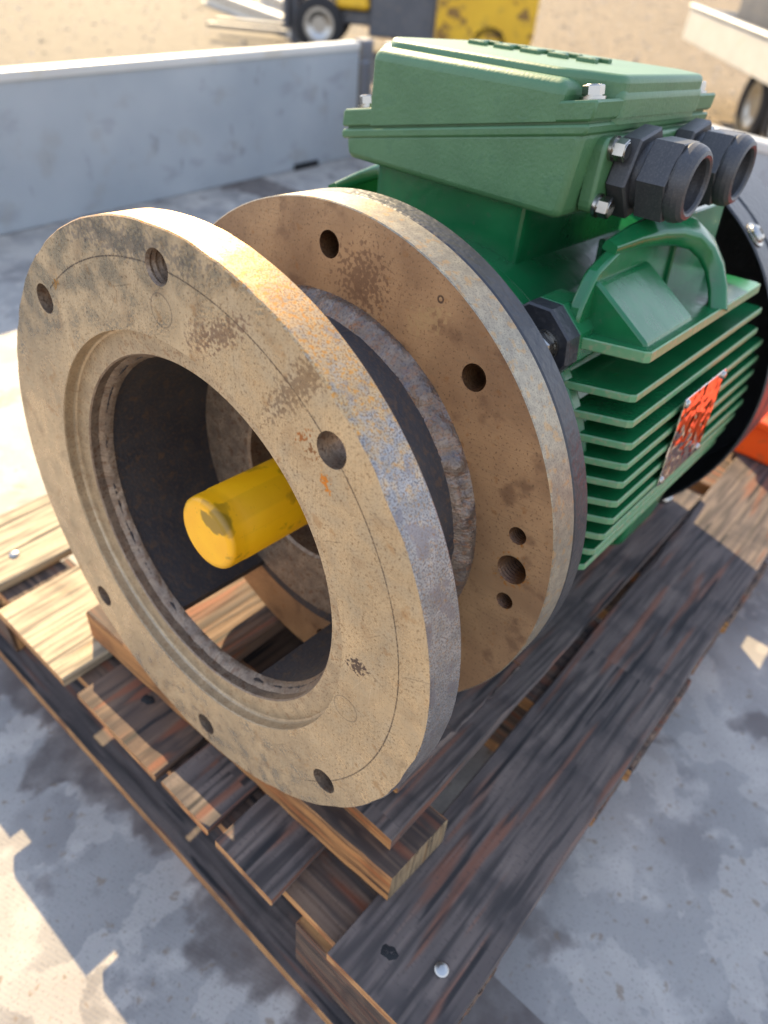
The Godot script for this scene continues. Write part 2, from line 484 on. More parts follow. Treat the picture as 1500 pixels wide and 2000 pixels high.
	m = textured("machine_yellow", paint(256, 256, [nb(171, 0.01, 256, 256, 4), rgb(222, 176, 36), rgb(208, 160, 30)], [[nb(172, 0.02, 256, 256, 5), 0.68, 0.78, rgb(104, 74, 44), 0.75], [nb(173, 0.03, 256, 256, 4), 0.6, 0.85, rgb(160, 126, 50), 0.5]]), 0.45)
	triplanar(m, 1.4)
	m = textured("machine_grey", paint(256, 256, [nb(174, 0.01, 256, 256, 4), rgb(74, 76, 80), rgb(92, 92, 94)], [[nb(175, 0.04, 256, 256, 4), 0.62, 0.8, rgb(112, 104, 94), 0.5]]), 0.5, 0.1)
	triplanar(m, 1.0)
	m = textured("beam_steel", paint(256, 256, [nb(176, 0.02, 256, 256, 4), rgb(196, 186, 168), rgb(214, 206, 190)], [[nb(177, 0.05, 256, 256, 4), 0.65, 0.8, rgb(150, 128, 100), 0.6]]), 0.5)
	triplanar(m, 0.8)
	m = textured("tray_white", paint(256, 256, [nb(178, 0.01, 256, 256, 4), rgb(190, 188, 180), rgb(176, 174, 166)], [[nb(179, 0.03, 256, 256, 4), 0.66, 0.84, rgb(176, 168, 150), 0.6]]), 0.4)
	triplanar(m, 1.0)
	m = textured("crate_orange", paint(256, 256, [nb(181, 0.01, 256, 256, 4), rgb(232, 74, 12), rgb(240, 88, 18)], [[nb(182, 0.05, 256, 256, 4), 0.7, 0.85, rgb(196, 84, 40), 0.6]]), 0.38, 0.0, grey(nb(183, 0.05, 256, 256, 3), 256, 256), 0.03)
	triplanar(m, 0.3)

# wet dirt that has crept out from under the pallet's front
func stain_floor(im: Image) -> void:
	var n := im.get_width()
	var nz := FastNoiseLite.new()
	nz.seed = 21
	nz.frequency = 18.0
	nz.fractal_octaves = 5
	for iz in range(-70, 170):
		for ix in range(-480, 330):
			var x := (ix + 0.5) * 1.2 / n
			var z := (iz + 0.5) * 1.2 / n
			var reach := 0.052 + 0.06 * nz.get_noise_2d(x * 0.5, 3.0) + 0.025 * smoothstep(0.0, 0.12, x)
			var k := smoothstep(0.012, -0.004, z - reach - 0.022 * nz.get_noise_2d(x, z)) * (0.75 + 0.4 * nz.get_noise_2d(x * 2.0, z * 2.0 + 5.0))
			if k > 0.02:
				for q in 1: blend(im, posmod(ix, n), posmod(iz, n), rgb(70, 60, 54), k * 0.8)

func wood(called: String, s: int, lo: Color, hi: Color, streak: Color, dark: Color) -> void:
	var w := 768
	var h := 384
	var g := nb(s, 0.22, w, h, 3, 32, 1)
	var im := paint(w, h, [nb(s + 1, 0.045, w, h, 4, 16, 1), lo, hi], [
		[nb(s + 5, 0.010, w, h, 5), 0.5, 0.85, dark, 0.55], [g, 0.45, 0.8, lo.darkened(0.4), 0.65], [nb(s + 2, 0.09, w, h, 3, 24, 1), 0.62, 0.8, streak, 0.65],
		[nb(s + 4, 0.34, w, h, 2, 24, 1), 0.6, 0.8, hi, 0.5], [nb(s + 3, 0.14, w, h, 2, 48, 1), 0.78, 0.86, dark.darkened(0.5), 0.85], [nb(s + 6, 0.3, w, h, 2), 0.7, 0.85, lo.darkened(0.2), 0.4]])
	var m := textured(called, im, 0.78, 0.0, grey(g, w, h), 0.08)
	m.uv1_scale = Vector3(1, 1, 1)

# marks that are on the first ring: the scribed pitch circle, a brown scuff, rust spots, punched circles
func px(x: float, y: float) -> Vector2:
	return Vector2(x / 0.36 + 0.5, 0.5 - y / 0.36) * 1024.0
func blend(im: Image, x: int, y: int, c: Color, k: float) -> void:
	if x >= 0 and y >= 0 and x < im.get_width() and y < im.get_height(): im.set_pixel(x, y, im.get_pixel(x, y).lerp(c, clampf(k, 0, 1)))
func ring_mark(im: Image, cx: float, cy: float, r: float, half: float, c: Color, k: float, a0: float, a1: float, nz: FastNoiseLite) -> void:
	var steps := int(r / 0.36 * 1024 * (a1 - a0) * 2)
	for i in steps:
		var a := a0 + (a1 - a0) * i / steps
		var q := clampf(0.75 + nz.get_noise_1d(a * 900) * 1.1, 0.1, 1.0)
		var p := px(cx + cos(a) * r, cy + sin(a) * r)
		for dy in range(-2, 3):
			for dx in range(-2, 3):
				var g := Vector2(floorf(p.x) + dx + 0.5, floorf(p.y) + dy + 0.5)
				var d := g.distance_to(p)
				if d < half + 0.7: blend(im, int(g.x), int(g.y), c, k * q * clampf(half + 0.7 - d, 0, 1) * 0.5)
func patch(im: Image, c: Vector2, size: Vector2, turn: float, col: Color, k: float, lo: float, nz: FastNoiseLite) -> void:
	var p := px(c.x, c.y)
	var s := size / 0.36 * 1024.0
	var rr := int(maxf(s.x, s.y) * 1.4) + 2
	for y in range(int(p.y) - rr, int(p.y) + rr):
		for x in range(int(p.x) - rr, int(p.x) + rr):
			var d := (Vector2(x, y) - p).rotated(turn) / s
			var e := 1.0 - d.length()
			if e > -0.4:
				var t := nz.get_noise_2d(x, y) * 0.9 + e
				blend(im, x, y, col, k * smoothstep(lo, lo + 0.18, t))
func paint_ring(im: Image) -> void:
	var nz := FastNoiseLite.new()
	nz.seed = 5
	nz.frequency = 0.11
	nz.fractal_octaves = 3
	ring_mark(im, 0, 0, 0.1568, 0.55, rgb(46, 38, 34), 0.95, deg_to_rad(-52), deg_to_rad(128), nz)
	ring_mark(im, 0, 0, 0.1568, 0.5, rgb(96, 82, 66), 0.5, deg_to_rad(-90), deg_to_rad(-52), nz)
	for s in [Vector2(0.007, 0.137), Vector2(0.125, -0.038)]:
		ring_mark(im, s.x, s.y, 0.0078, 0.6, rgb(104, 92, 80), 0.7, 0, TAU, nz)
		ring_mark(im, s.x, s.y, 0.0050, 0.5, rgb(170, 146, 108), 0.6, 0, TAU, nz)
	patch(im, Vector2(0.050, 0.138), Vector2(0.030, 0.009), 0.5, rgb(112, 88, 70), 0.6, 0.45, nz)
	patch(im, Vector2(0.034, 0.132), Vector2(0.018, 0.012), 0.4, rgb(124, 100, 80), 0.5, 0.5, nz)
	patch(im, Vector2(0.132, -0.003), Vector2(0.008, 0.005), 0.2, rgb(82, 68, 60), 0.95, 0.3, nz)
	patch(im, Vector2(0.098, 0.107), Vector2(0.013, 0.006), 0.7, rgb(150, 92, 46), 0.9, 0.75, nz)
	patch(im, Vector2(0.104, 0.102), Vector2(0.012, 0.012), 0.7, rgb(120, 78, 44), 0.8, 0.85, nz)
	patch(im, Vector2(0.111, 0.090), Vector2(0.004, 0.007), 0.3, rgb(198, 118, 36), 0.9, 0.5, nz)
	patch(im, Vector2(-0.089, 0.128), Vector2(0.006, 0.004), 0.9, rgb(190, 132, 60), 0.8, 0.4, nz)
	patch(im, Vector2(-0.02, 0.163), Vector2(0.10, 0.012), 0.0, rgb(112, 104, 96), 0.5, 0.45, nz)
	patch(im, Vector2(0.10, 0.133), Vector2(0.05, 0.010), 0.82, rgb(112, 92, 72), 0.6, 0.4, nz)
	nz.frequency = 0.03
	for i in 42:                      # cuts and drag marks of handling
		var a := nz.get_noise_1d(i * 61.0) * 8.0
		var r := 0.13 + 0.04 * absf(nz.get_noise_1d(i * 23.0 + 7.0)) * 1.6
		var p := px(cos(a) * r, sin(a) * r)
		var d := Vector2.from_angle(nz.get_noise_1d(i * 37.0 + 3.0) * 6.0)
		var n := 20 + int(absf(nz.get_noise_1d(i * 91.0)) * 60)
		var c := rgb(92, 78, 62) if i % 3 else rgb(212, 194, 164)
		for j in n: blend(im, int(p.x + d.x * j), int(p.y + d.y * j), c, 0.45)
func paint_second(im: Image) -> void:
	var nz := FastNoiseLite.new()
	nz.seed = 9
	nz.frequency = 0.09
	nz.fractal_octaves = 3
	for s in [Vector3(0.148, 0.0, 0.016), Vector3(0.148, 0.023, 0.008), Vector3(0.1475, -0.024, 0.007)]:
		patch(im, Vector2(s.x, s.y), Vector2(s.z, s.z), 0.0, rgb(166, 108, 48), 0.85, 0.55, nz)
	patch(im, Vector2(0.03, 0.135), Vector2(0.03, 0.03), 0.4, rgb(100, 74, 56), 0.55, 0.5, nz)
	patch(im, Vector2(0.075, 0.125), Vector2(0.022, 0.012), 0.5, rgb(176, 148, 106), 0.7, 0.5, nz)
	ring_mark(im, 0.083, 0.137, 0.0016, 1.2, rgb(70, 54, 46), 0.9, 0, TAU, nz)

# ---------------------------------------------------------------- small parts
func hex_poly(flat: float, turn := PI / 6) -> PackedVector2Array:
	var p := PackedVector2Array()
	for k in 6: p.append(Vector2.from_angle(turn + PI / 3 * k) * flat / cos(PI / 6))
	return p

# bolt head on a washer, pointing along builder z from the origin
func bolt_mesh(flat: float, high: float, washer: float) -> MB:
	var b := MB.new()
	b.lathe([Vector2(0, 0), Vector2(washer, 0), Vector2(washer, high * 0.28), Vector2(flat * 0.7, high * 0.28)], 28)
	b.lathe([Vector2(flat * 1.04, high * 0.28), Vector2(flat * 1.04, high * 0.42), Vector2(flat * 0.7, high * 0.42)], 24)
	b.prism(hex_poly(flat), high * 0.4, high * 1.25, 0.0, flat * 0.1)
	b.lathe([Vector2(flat * 0.86, high * 1.25 + 0.0001), Vector2(flat * 0.8, high * 1.31), Vector2(0, high * 1.31)], 20)
	return b

func thread_mesh(r: float, length: float, pitch: float) -> MB:
	var b := MB.new()
	var pr := []
	var n := int(length / pitch)
	for k in n:
		pr.append(Vector2(r * 0.995, -k * pitch))
		pr.append(Vector2(r * 0.9, -(k + 0.5) * pitch))
	pr.append(Vector2(r * 0.995, -n * pitch))
	b.lathe(pr, 28)
	return b

func bore_mesh(r: float, length: float, floor_ := false) -> MB:
	var b := MB.new()
	var pr := [Vector2(r, 0), Vector2(r, -length)]
	if floor_: pr.append(Vector2(0, -length))
	b.lathe(pr, 32)
	return b

var edge_noise := FastNoiseLite.new()
func rim_wobble(a: float, z: float, i: int) -> float:
	var p := Vector3(cos(a), sin(a), 0) * 40.0
	var d := edge_noise.get_noise_3d(p.x, p.y, 0.0) * 0.00035
	var c := edge_noise.get_noise_3d(p.x * 6.0, p.y * 6.0, 30.0)
	d += c * 0.00025
	if i <= 1: d += minf(0.0, edge_noise.get_noise_3d(p.x * 2.2, p.y * 2.2, 60.0) + 0.12) * 0.0022
	return d

# ---------------------------------------------------------------- the motor
func build_motor() -> void:
	var mb := Basis(Vector3(0.9948039, 0.1015732, -0.0069286), Vector3(-0.1018092, 0.9924976, -0.0677007), Vector3(0, 0.0680543, 0.9976817)).orthonormalized()
	var foot := Vector3(0, -0.175, -0.01)
	var root := thing("electric_motor", "green flange mounted electric motor with black cable glands and rusty steel flange adapter bolted on", "electric motor", Transform3D(mb, mb * foot))
	var O := T(-foot.x, -foot.y, -foot.z)
	edge_noise.seed = 3
	edge_noise.frequency = 0.05
	edge_noise.fractal_octaves = 2
	# --- first ring of the adapter
	var holes := []
	for d in [87.2, 132.3, -137.5, -91.7, -45.7, 43.0]: holes.append(Vector3(0.1566, deg_to_rad(d), 0.0083))
	var R := 0.175
	var th := 0.0226
	var b := MB.new()
	var chip := func(a, z, i): return -0.0007 + rim_wobble(a, 0.0, 0)
	b.holed(0.122, R, 0.0, true, holes, chip)
	b.holed(0.107, R - 0.0006, -th, false, holes)
	var b2 := MB.new()
	b2.lathe([Vector2(0.107, -th), Vector2(0.107, -0.0088), Vector2(0.1078, -0.008)], 200)
	var b5 := MB.new()
	b5.lathe([Vector2(0.1078, -0.008), Vector2(0.1205, -0.008), Vector2(0.1216, -0.0074), Vector2(0.122, -0.0062), Vector2(0.122, -0.0008), Vector2(0.1226, 0.00002)], 200)
	var b3 := MB.new()
	var pr := [Vector2(R - 0.0006, -th), Vector2(R, -th + 0.0008)]
	for k in range(1, 8): pr.append(Vector2(R, lerpf(-th + 0.0008, -0.0009, k / 7.0)))
	pr.append(Vector2(R - 0.0007, 0.0))
	var b4 := MB.new()
	var rough := func(a, z, i): return rim_wobble(a, z, maxi(0, 9 - i)) if i > 0 else 0.0
	b3.lathe(pr, 240, true, deg_to_rad(8), deg_to_rad(188), rough, 2.0)
	b4.lathe(pr, 240, true, deg_to_rad(188), deg_to_rad(368), rough, 2.0)
	var ring := put("adapter_flange", [b, b2, b3, b4, b5], [mt.ring_face, mt.bore_steel, mt.rim_rust, mt.rim_steel, mt.land_steel], root, O)
	ring.set_meta("label", "torch cut outer ring with scribed bolt circle")
	var bore: MeshInstance3D
	for k in holes.size():
		var h: Vector3 = holes[k]
		var at := T(cos(h.y) * h.x, sin(h.y) * h.x, 0.0)
		if k == 0: put("threaded_hole", [thread_mesh(h.z, th, 0.0032)], [mt.bore_steel], ring, at)
		elif k == 1: bore = put("bolt_hole", [bore_mesh(h.z, th)], [mt.bore_steel], ring, at)
		else: again(bore, ring, at)
	# --- tube with its window, and welds
	b = MB.new()
	var r0 := 0.1045
	var r1 := 0.115
	var zf := -0.0175
	var zb := -0.1105
	var w0 := deg_to_rad(-118.6)
	var w1 := deg_to_rad(-73.6)
	arc_wall(b, r0, r1, zf, zb, w1, w0 + TAU, 110)
	arc_wall(b, r0, r1, -0.099, zb, w0, w1, 20)
	var tube := put("adapter_tube", [b], [mt.mill_scale], root, O)
	tube.set_meta("label", "dark tube with an open window at its underside")
	var nz := edge_noise
	b = MB.new()
	var bead := func(a, i): return (nz.get_noise_3d(cos(a) * 120, sin(a) * 120, i * 3.0) * 0.0036 + absf(sin(a * 62.0 + nz.get_noise_2d(cos(a) * 90, sin(a) * 90) * 5.0 + i * 0.25)) * 0.0013 + nz.get_noise_3d(cos(a) * 900, sin(a) * 900, i * 40.0) * 0.0012) * sin(PI * i / 6.0)
	var prof := []
	for k in 7:
		var t := PI / 2 * k / 6.0
		prof.append(Vector2(0.1142 + 0.0085 * (1 - sin(t)) + 0.0030 * sin(2 * t), -0.1110 + 0.0120 * (1 - cos(t)) + 0.0026 * sin(2 * t)))
	b.lathe_soft(prof, 420, bead)
	var wl := put("weld_bead", [b], [mt.weld_steel], root, O)
	b = MB.new()
	prof = []
	for k in 7: prof.append(Vector2(0.1078 - 0.0046 * k / 6.0 - 0.0012 * sin(PI * k / 6.0), -0.0135 - 0.0085 * k / 6.0))
	prof.reverse()
	b.lathe_soft(prof, 360, func(a, i): return (bead as Callable).call(a, i) * 0.35)
	put("weld_bead", [b], [mt.bore_steel], root, O)
	# --- second ring
	holes = []
	for d in [87.9, 43.6, 135.0, 180.0, -135.0, -90.0]: holes.append(Vector3(0.149, deg_to_rad(d), 0.0075))
	holes.append(Vector3(0.1478, 0.0, 0.0092))
	holes.append(Vector3(0.1495, deg_to_rad(9.0), 0.0054))
	holes.append(Vector3(0.1487, deg_to_rad(-9.0), 0.0054))
	var R2 := 0.1714
	var z2 := -0.1109
	b = MB.new()
	b.holed(0.108, R2 - 0.0006, z2, true, holes)
	b2 = MB.new()
	b2.lathe([Vector2(R2 - 0.0005, z2 - 0.0219), Vector2(R2, z2 - 0.0214), Vector2(R2, z2 - 0.008), Vector2(R2, z2 - 0.0006), Vector2(R2 - 0.0006, z2)], 300)
	b2.lathe([Vector2(0.108, z2 - 0.0219), Vector2(R2 - 0.0005, z2 - 0.0219)], 120)
	var ring2 := put("adapter_flange", [b, b2], [mt.second_face, mt.rim_machined], root, O)
	ring2.set_meta("label", "brown rusted inner ring against the motor")
	bore = null
	for k in holes.size():
		var h: Vector3 = holes[k]
		var at := T(cos(h.y) * h.x, sin(h.y) * h.x, z2)
		if k == 6: put("threaded_hole", [thread_mesh(h.z, 0.0215, 0.0026)], [mt.second_bore], ring2, at)
		elif k > 6: put("threaded_hole", [thread_mesh(h.z, 0.018, 0.0018)], [mt.second_bore], ring2, at)
		elif k < 2: put("threaded_hole", [thread_mesh(h.z, 0.0075, 0.0026), bore_mesh(h.z * 0.9, 0.0215, true)], [mt.second_bore, mt.second_bore], ring2, at)
		elif bore == null: bore = put("bolt_hole", [bore_mesh(h.z, 0.0215, true)], [mt.second_bore], ring2, at)
		else: again(bore, ring2, at)
	# --- end shield (black), bearing face, shaft
	b = MB.new()
	b.lathe([Vector2(0.150, -0.149), Vector2(0.1702, -0.149), Vector2(0.1714, -0.148), Vector2(0.1714, -0.1345), Vector2(0.1706, -0.1332), Vector2(0.10, -0.1332)], 220)
	b.lathe([Vector2(0.138, -0.2), Vector2(0.143, -0.185), Vector2(0.146, -0.165), Vector2(0.151, -0.149)], 120)
	for k in 4:
		b.xf = Transform3D(Basis(Vector3(0, 0, 1), PI / 4 + PI / 2 * k), Vector3.ZERO)
		b.prism(PackedVector2Array([Vector2(0.120, -0.025), Vector2(0.151, -0.0215), Vector2(0.1610, -0.010), Vector2(0.1610, 0.010), Vector2(0.151, 0.0215), Vector2(0.120, 0.025)]), -0.199, -0.186, 0.0, 0.0012)
	b.xf = Transform3D()
	put("end_shield", [b], [mt.black_paint], root, O)
	var bm := bolt_mesh(0.0075, 0.0075, 0.0095)
	var bolt: MeshInstance3D
	for k in 4:
		var a := PI / 4 + PI / 2 * k - 0.03
		var at := O * T(cos(a) * 0.146, sin(a) * 0.146, -0.186)
		if k == 0: bolt = put("shield_bolt", [bm], [mt.zinc], root, at)
		else: again(bolt, root, at)
	b = MB.new()
	b.lathe([Vector2(0.034, -0.118), Vector2(0.034, -0.113), Vector2(0.043, -0.112), Vector2(0.044, -0.118), Vector2(0.056, -0.12), Vector2(0.056, -0.0965), Vector2(0.058, -0.095), Vector2(0.088, -0.095), Vector2(0.0885, -0.0965), Vector2(0.1044, -0.0965)], 120)
	put("bearing_cover", [b], [mt.bore_steel], root, O)
	b = MB.new()
	b.lathe_soft([Vector2(0.0237, -0.16), Vector2(0.0237, -0.0300), Vector2(0.0234, -0.0296), Vector2(0.0234, -0.0185), Vector2(0.0230, -0.0165), Vector2(0.0218, -0.0152), Vector2(0.0204, -0.0146), Vector2(0.0190, -0.0144)], 96)
	b.lathe([Vector2(0.0190, -0.0144), Vector2(0, -0.0142)], 96)
	var cap := put("shaft_cap", [b], [mt.yellow_plastic], root, O)
	cap.set_meta("label", "yellow plastic sleeve over the motor shaft")
	# --- housing
	b = MB.new()
	b.lathe([Vector2(0.118, -0.462), Vector2(0.136, -0.459), Vector2(0.136, -0.214), Vector2(0.1395, -0.2105), Vector2(0.1405, -0.208), Vector2(0.1405, -0.2), Vector2(0.1395, -0.1992), Vector2(0.12, -0.1992)], 160)
	for k in 4:
		b.xf = Transform3D(Basis(Vector3(0, 0, 1), PI / 4 + PI / 2 * k), Vector3.ZERO)
		b.prism(PackedVector2Array([Vector2(0.120, -0.025), Vector2(0.151, -0.0215), Vector2(0.1610, -0.010), Vector2(0.1610, 0.010), Vector2(0.151, 0.0215), Vector2(0.120, 0.025)]), -0.226, -0.1995, 0.002, 0.001)
	b.xf = Transform3D()
	put("motor_housing", [b], [mt.green_gloss], root, O)
	var ys := [0.101, 0.075, 0.059, 0.045, 0.031, 0.018, 0.0035, -0.0095, -0.0235, -0.038, -0.053]
	var xs := [0.1600, 0.158, 0.160, 0.163, 0.1635, 0.1640, 0.1635, 0.1640, 0.161, 0.157, 0.153]
	for side in [1, -1]:
		for k in ys.size():
			var y: float = ys[k]
			var x: float = xs[k]
			var rt := sqrt(0.1355 * 0.1355 - y * y) - 0.004
			var h := 0.0022 if k > 0 else 0.0032
			var xc := sqrt(0.1400 * 0.1400 - y * y)
			var ze := 0.455 if k > 2 else 0.449
			if k > 2: ze = 0.470
			if k == 0: ze = 0.409
			var body := PackedVector2Array([Vector2(rt, 0.2005), Vector2(xc - 0.001, 0.2000), Vector2(x - 0.0040, 0.2092), Vector2(x - 0.0012, 0.2118), Vector2(x - 0.0012, ze), Vector2(x - 0.004, ze + 0.004), Vector2(rt, 0.460 if k > 0 else 0.425)])
			var tip := PackedVector2Array([Vector2(xc - 0.002, 0.2006), Vector2(xc - 0.0012, 0.1990), Vector2(x - 0.0030, 0.2084), Vector2(x, 0.2112), Vector2(x, ze + 0.0005), Vector2(x - 0.0022, ze + 0.0015), Vector2(x - 0.0016, ze), Vector2(x - 0.0016, 0.2119), Vector2(x - 0.0043, 0.2096)])
			if side < 0:
				for j in body.size(): body[j].x *= -1
				for j in tip.size(): tip[j].x *= -1
			var f1 := MB.new()
			f1.xf = T(0, y, 0, ALONG_Y)
			f1.prism(body, -h, h, 0.0, 0.0)
			var f2 := MB.new()
			f2.xf = f1.xf
			f2.prism(tip, -h - 0.0002, h + 0.0002, 0.0006, 0.0006, 1)
			put("cooling_fin", [f1, f2], [mt.green_gloss, mt.green_edge], root, O)
	for side in [1, -1]:                   # upright fins on top, between box neck and lug
		for x in [0.078, 0.094]:
			var f1 := MB.new()
			f1.box(Vector3(x * side, 0.112, -0.375), Vector3(0.0045, 0.05, 0.15), 0.0008)
			put("cooling_fin", [f1], [mt.green_gloss], root, O)
	for x in [-0.06, -0.036, -0.012, 0.012, 0.036, 0.06]:
		var f1 := MB.new()
		f1.box(Vector3(x, -0.143, -0.335), Vector3(0.004, 0.036, 0.235), 0.0008)
		put("cooling_fin", [f1], [mt.green_gloss], root, O)
	b = MB.new()
	b.prism(PackedVector2Array([Vector2(0.075, -0.10), Vector2(0.136, -0.085), Vector2(0.128, -0.128), Vector2(0.09, -0.150)]), -0.43, -0.36, 0.004, 0.004, 2, 0.006, 3)
	put("drain_boss", [b], [mt.green_gloss], root, O)
	# --- lifting lugs
	for side in [1, -1]: build_lug(root, O, side)
	# --- fan cover
	b = MB.new()
	b.lathe([Vector2(0, -0.628), Vector2(0.09, -0.626), Vector2(0.145, -0.618), Vector2(0.168, -0.600), Vector2(0.178, -0.575), Vector2(0.179, -0.497), Vector2(0.1765, -0.495), Vector2(0.1765, -0.492), Vector2(0.179, -0.490), Vector2(0.179, -0.464), Vector2(0.1775, -0.463), Vector2(0.1765, -0.464), Vector2(0.175, -0.57), Vector2(0.14, -0.61)], 200)
	put("fan_cover", [b], [mt.black_paint], root, O)
	b = MB.new()
	b.lathe([Vector2(0.0105, 0), Vector2(0.0105, 0.0012), Vector2(0.008, 0.0016), Vector2(0.0078, 0.0035), Vector2(0.006, 0.0052), Vector2(0.003, 0.006), Vector2(0.0026, 0.0042), Vector2(0, 0.0042)], 24)
	for k in 4:
		var a := PI / 4 + PI / 2 * k - 0.02
		put("cover_screw", [b], [mt.zinc], root, O * Transform3D(Basis(Vector3(-sin(a), cos(a), 0), Vector3(0, 0, 1), Vector3(cos(a), sin(a), 0)), Vector3(cos(a) * 0.179, sin(a) * 0.179, -0.474))) if k == 0 else again(root.get_node("cover_screw"), root, O * Transform3D(Basis(Vector3(-sin(a), cos(a), 0), Vector3(0, 0, 1), Vector3(cos(a), sin(a), 0)), Vector3(cos(a) * 0.179, sin(a) * 0.179, -0.474)))
	# --- rating plate on the fins
	b = MB.new()
	b.xf = Transform3D(Basis(Vector3(0, 0, 1), -0.03), Vector3(0.1655, 0.021, -0.3195)) * Transform3D(ALONG_X, Vector3.ZERO)
	b.prism(PackedVector2Array([Vector2(-0.0345, -0.0395), Vector2(0.0345, -0.0395), Vector2(0.0345, 0.0395), Vector2(-0.0345, 0.0395)]), 0, 0.001, 0, 0.0003, 1, 0.003, 3)
	var plate := put("rating_plate", [b], [mt.stainless], root, O)
	plate.set_meta("label", "bare shiny metal plate riveted to the fins")
	for q in [Vector2(0.030, 0.035), Vector2(0.030, -0.035), Vector2(-0.030, 0.035), Vector2(-0.030, -0.035)]:
		var rv := MB.new()
		rv.xf = b.xf * T(q.x, q.y, 0.001)
		rv.lathe([Vector2(0.0032, 0), Vector2(0.0028, 0.0011), Vector2(0.0016, 0.0018), Vector2(0, 0.002)], 16)
		put("rivet", [rv], [mt.zinc], plate)
	build_box(root, O)


func arc_wall(b: MB, r0: float, r1: float, z0: float, z1: float, a0: float, a1: float, n: int) -> void:
	for k in n:
		var a := a0 + (a1 - a0) * k / n
		var c := a0 + (a1 - a0) * (k + 1) / n
		b.quad(b.pt(r1, a, z1), b.pt(r1, c, z1), b.pt(r1, c, z0), b.pt(r1, a, z0), 1)
		b.quad(b.pt(r0, a, z0), b.pt(r0, c, z0), b.pt(r0, c, z1), b.pt(r0, a, z1), 2)
		b.quad(b.pt(r0, a, z0), b.pt(r1, a, z0), b.pt(r1, c, z0), b.pt(r0, c, z0))
		b.quad(b.pt(r0, a, z1), b.pt(r0, c, z1), b.pt(r1, c, z1), b.pt(r1, a, z1))
	b.quad(b.pt(r0, a0, z0), b.pt(r0, a0, z1), b.pt(r1, a0, z1), b.pt(r1, a0, z0))
	b.quad(b.pt(r0, a1, z0), b.pt(r1, a1, z0), b.pt(r1, a1, z1), b.pt(r0, a1, z1))

func build_lug(root: Node3D, O: Transform3D, side: int) -> void:
	var b := MB.new()
	# web: a plate standing along the housing
	b.xf = T(0.108, 0, 0, Basis(Vector3(0, 0, -1), Vector3(0, 1, 0), Vector3(1, 0, 0)))
	b.prism(PackedVector2Array([Vector2(0.203, 0.085), Vector2(0.385, 0.080), Vector2(0.388, 0.146), Vector2(0.378, 0.153), Vector2(0.262, 0.154), Vector2(0.216, 0.138), Vector2(0.203, 0.118)]), 0, 0.0085, 0.002, 0.002, 2, 0.006, 3)
	# eye: a bar that leaves the web's top, runs outwards and down to the thick fin
	var path := [Vector3(0.112, 0.148, -0.236), Vector3(0.114, 0.151, -0.262), Vector3(0.117, 0.152, -0.286), Vector3(0.121, 0.151, -0.306), Vector3(0.128, 0.147, -0.323), Vector3(0.136, 0.138, -0.334), Vector3(0.144, 0.126, -0.338), Vector3(0.151, 0.113, -0.336), Vector3(0.156, 0.100, -0.332)]
	b.xf = Transform3D()
	var frames := []
	for k in path.size():
		var d: Vector3 = (path[mini(k + 1, path.size() - 1)] - path[maxi(k - 1, 0)]).normalized()
		var up := Vector3(0.35, 0.9, 0.1).lerp(Vector3(0.85, 0.35, -0.35), float(k) / (path.size() - 1))
		up = (up - d * up.dot(d)).normalized()
		var wd := up.cross(d).normalized()
		var grow := smoothstep(-1.0, 3.0, k)
		frames.append(Transform3D(Basis(wd * (0.35 + 0.65 * grow), up * (0.45 + 0.55 * grow), d), path[k]))
	b.sweep(frames, MB.rounded(PackedVector2Array([Vector2(-0.011, -0.006), Vector2(0.011, -0.006), Vector2(0.0095, 0.006), Vector2(-0.0095, 0.006)]), 0.0035), 4)
	# gusset block between web and fin
	b.xf = T(0, 0, 0)
	b.prism(PackedVector2Array([Vector2(0.110, 0.099), Vector2(0.1545, 0.099), Vector2(0.1545, 0.1055), Vector2(0.118, 0.133), Vector2(0.110, 0.133)]), -0.288, -0.2165, 0.002, 0.002, 2, 0.003, 3)
	# tall rear fin that carries on from the bar
	b.xf = T(0, 0, 0)
	b.box(Vector3(0.116, 0.128, -0.368), Vector3(0.006, 0.055, 0.08), 0.001)
	if side < 0:
		put("lifting_lug", [b], [mt.green_gloss], root, O * Transform3D(Basis(Vector3(-1, 0, 0), Vector3(0, 1, 0), Vector3(0, 0, 1)), Vector3.ZERO))
	else:
		put("lifting_lug", [b], [mt.green_gloss], root, O)

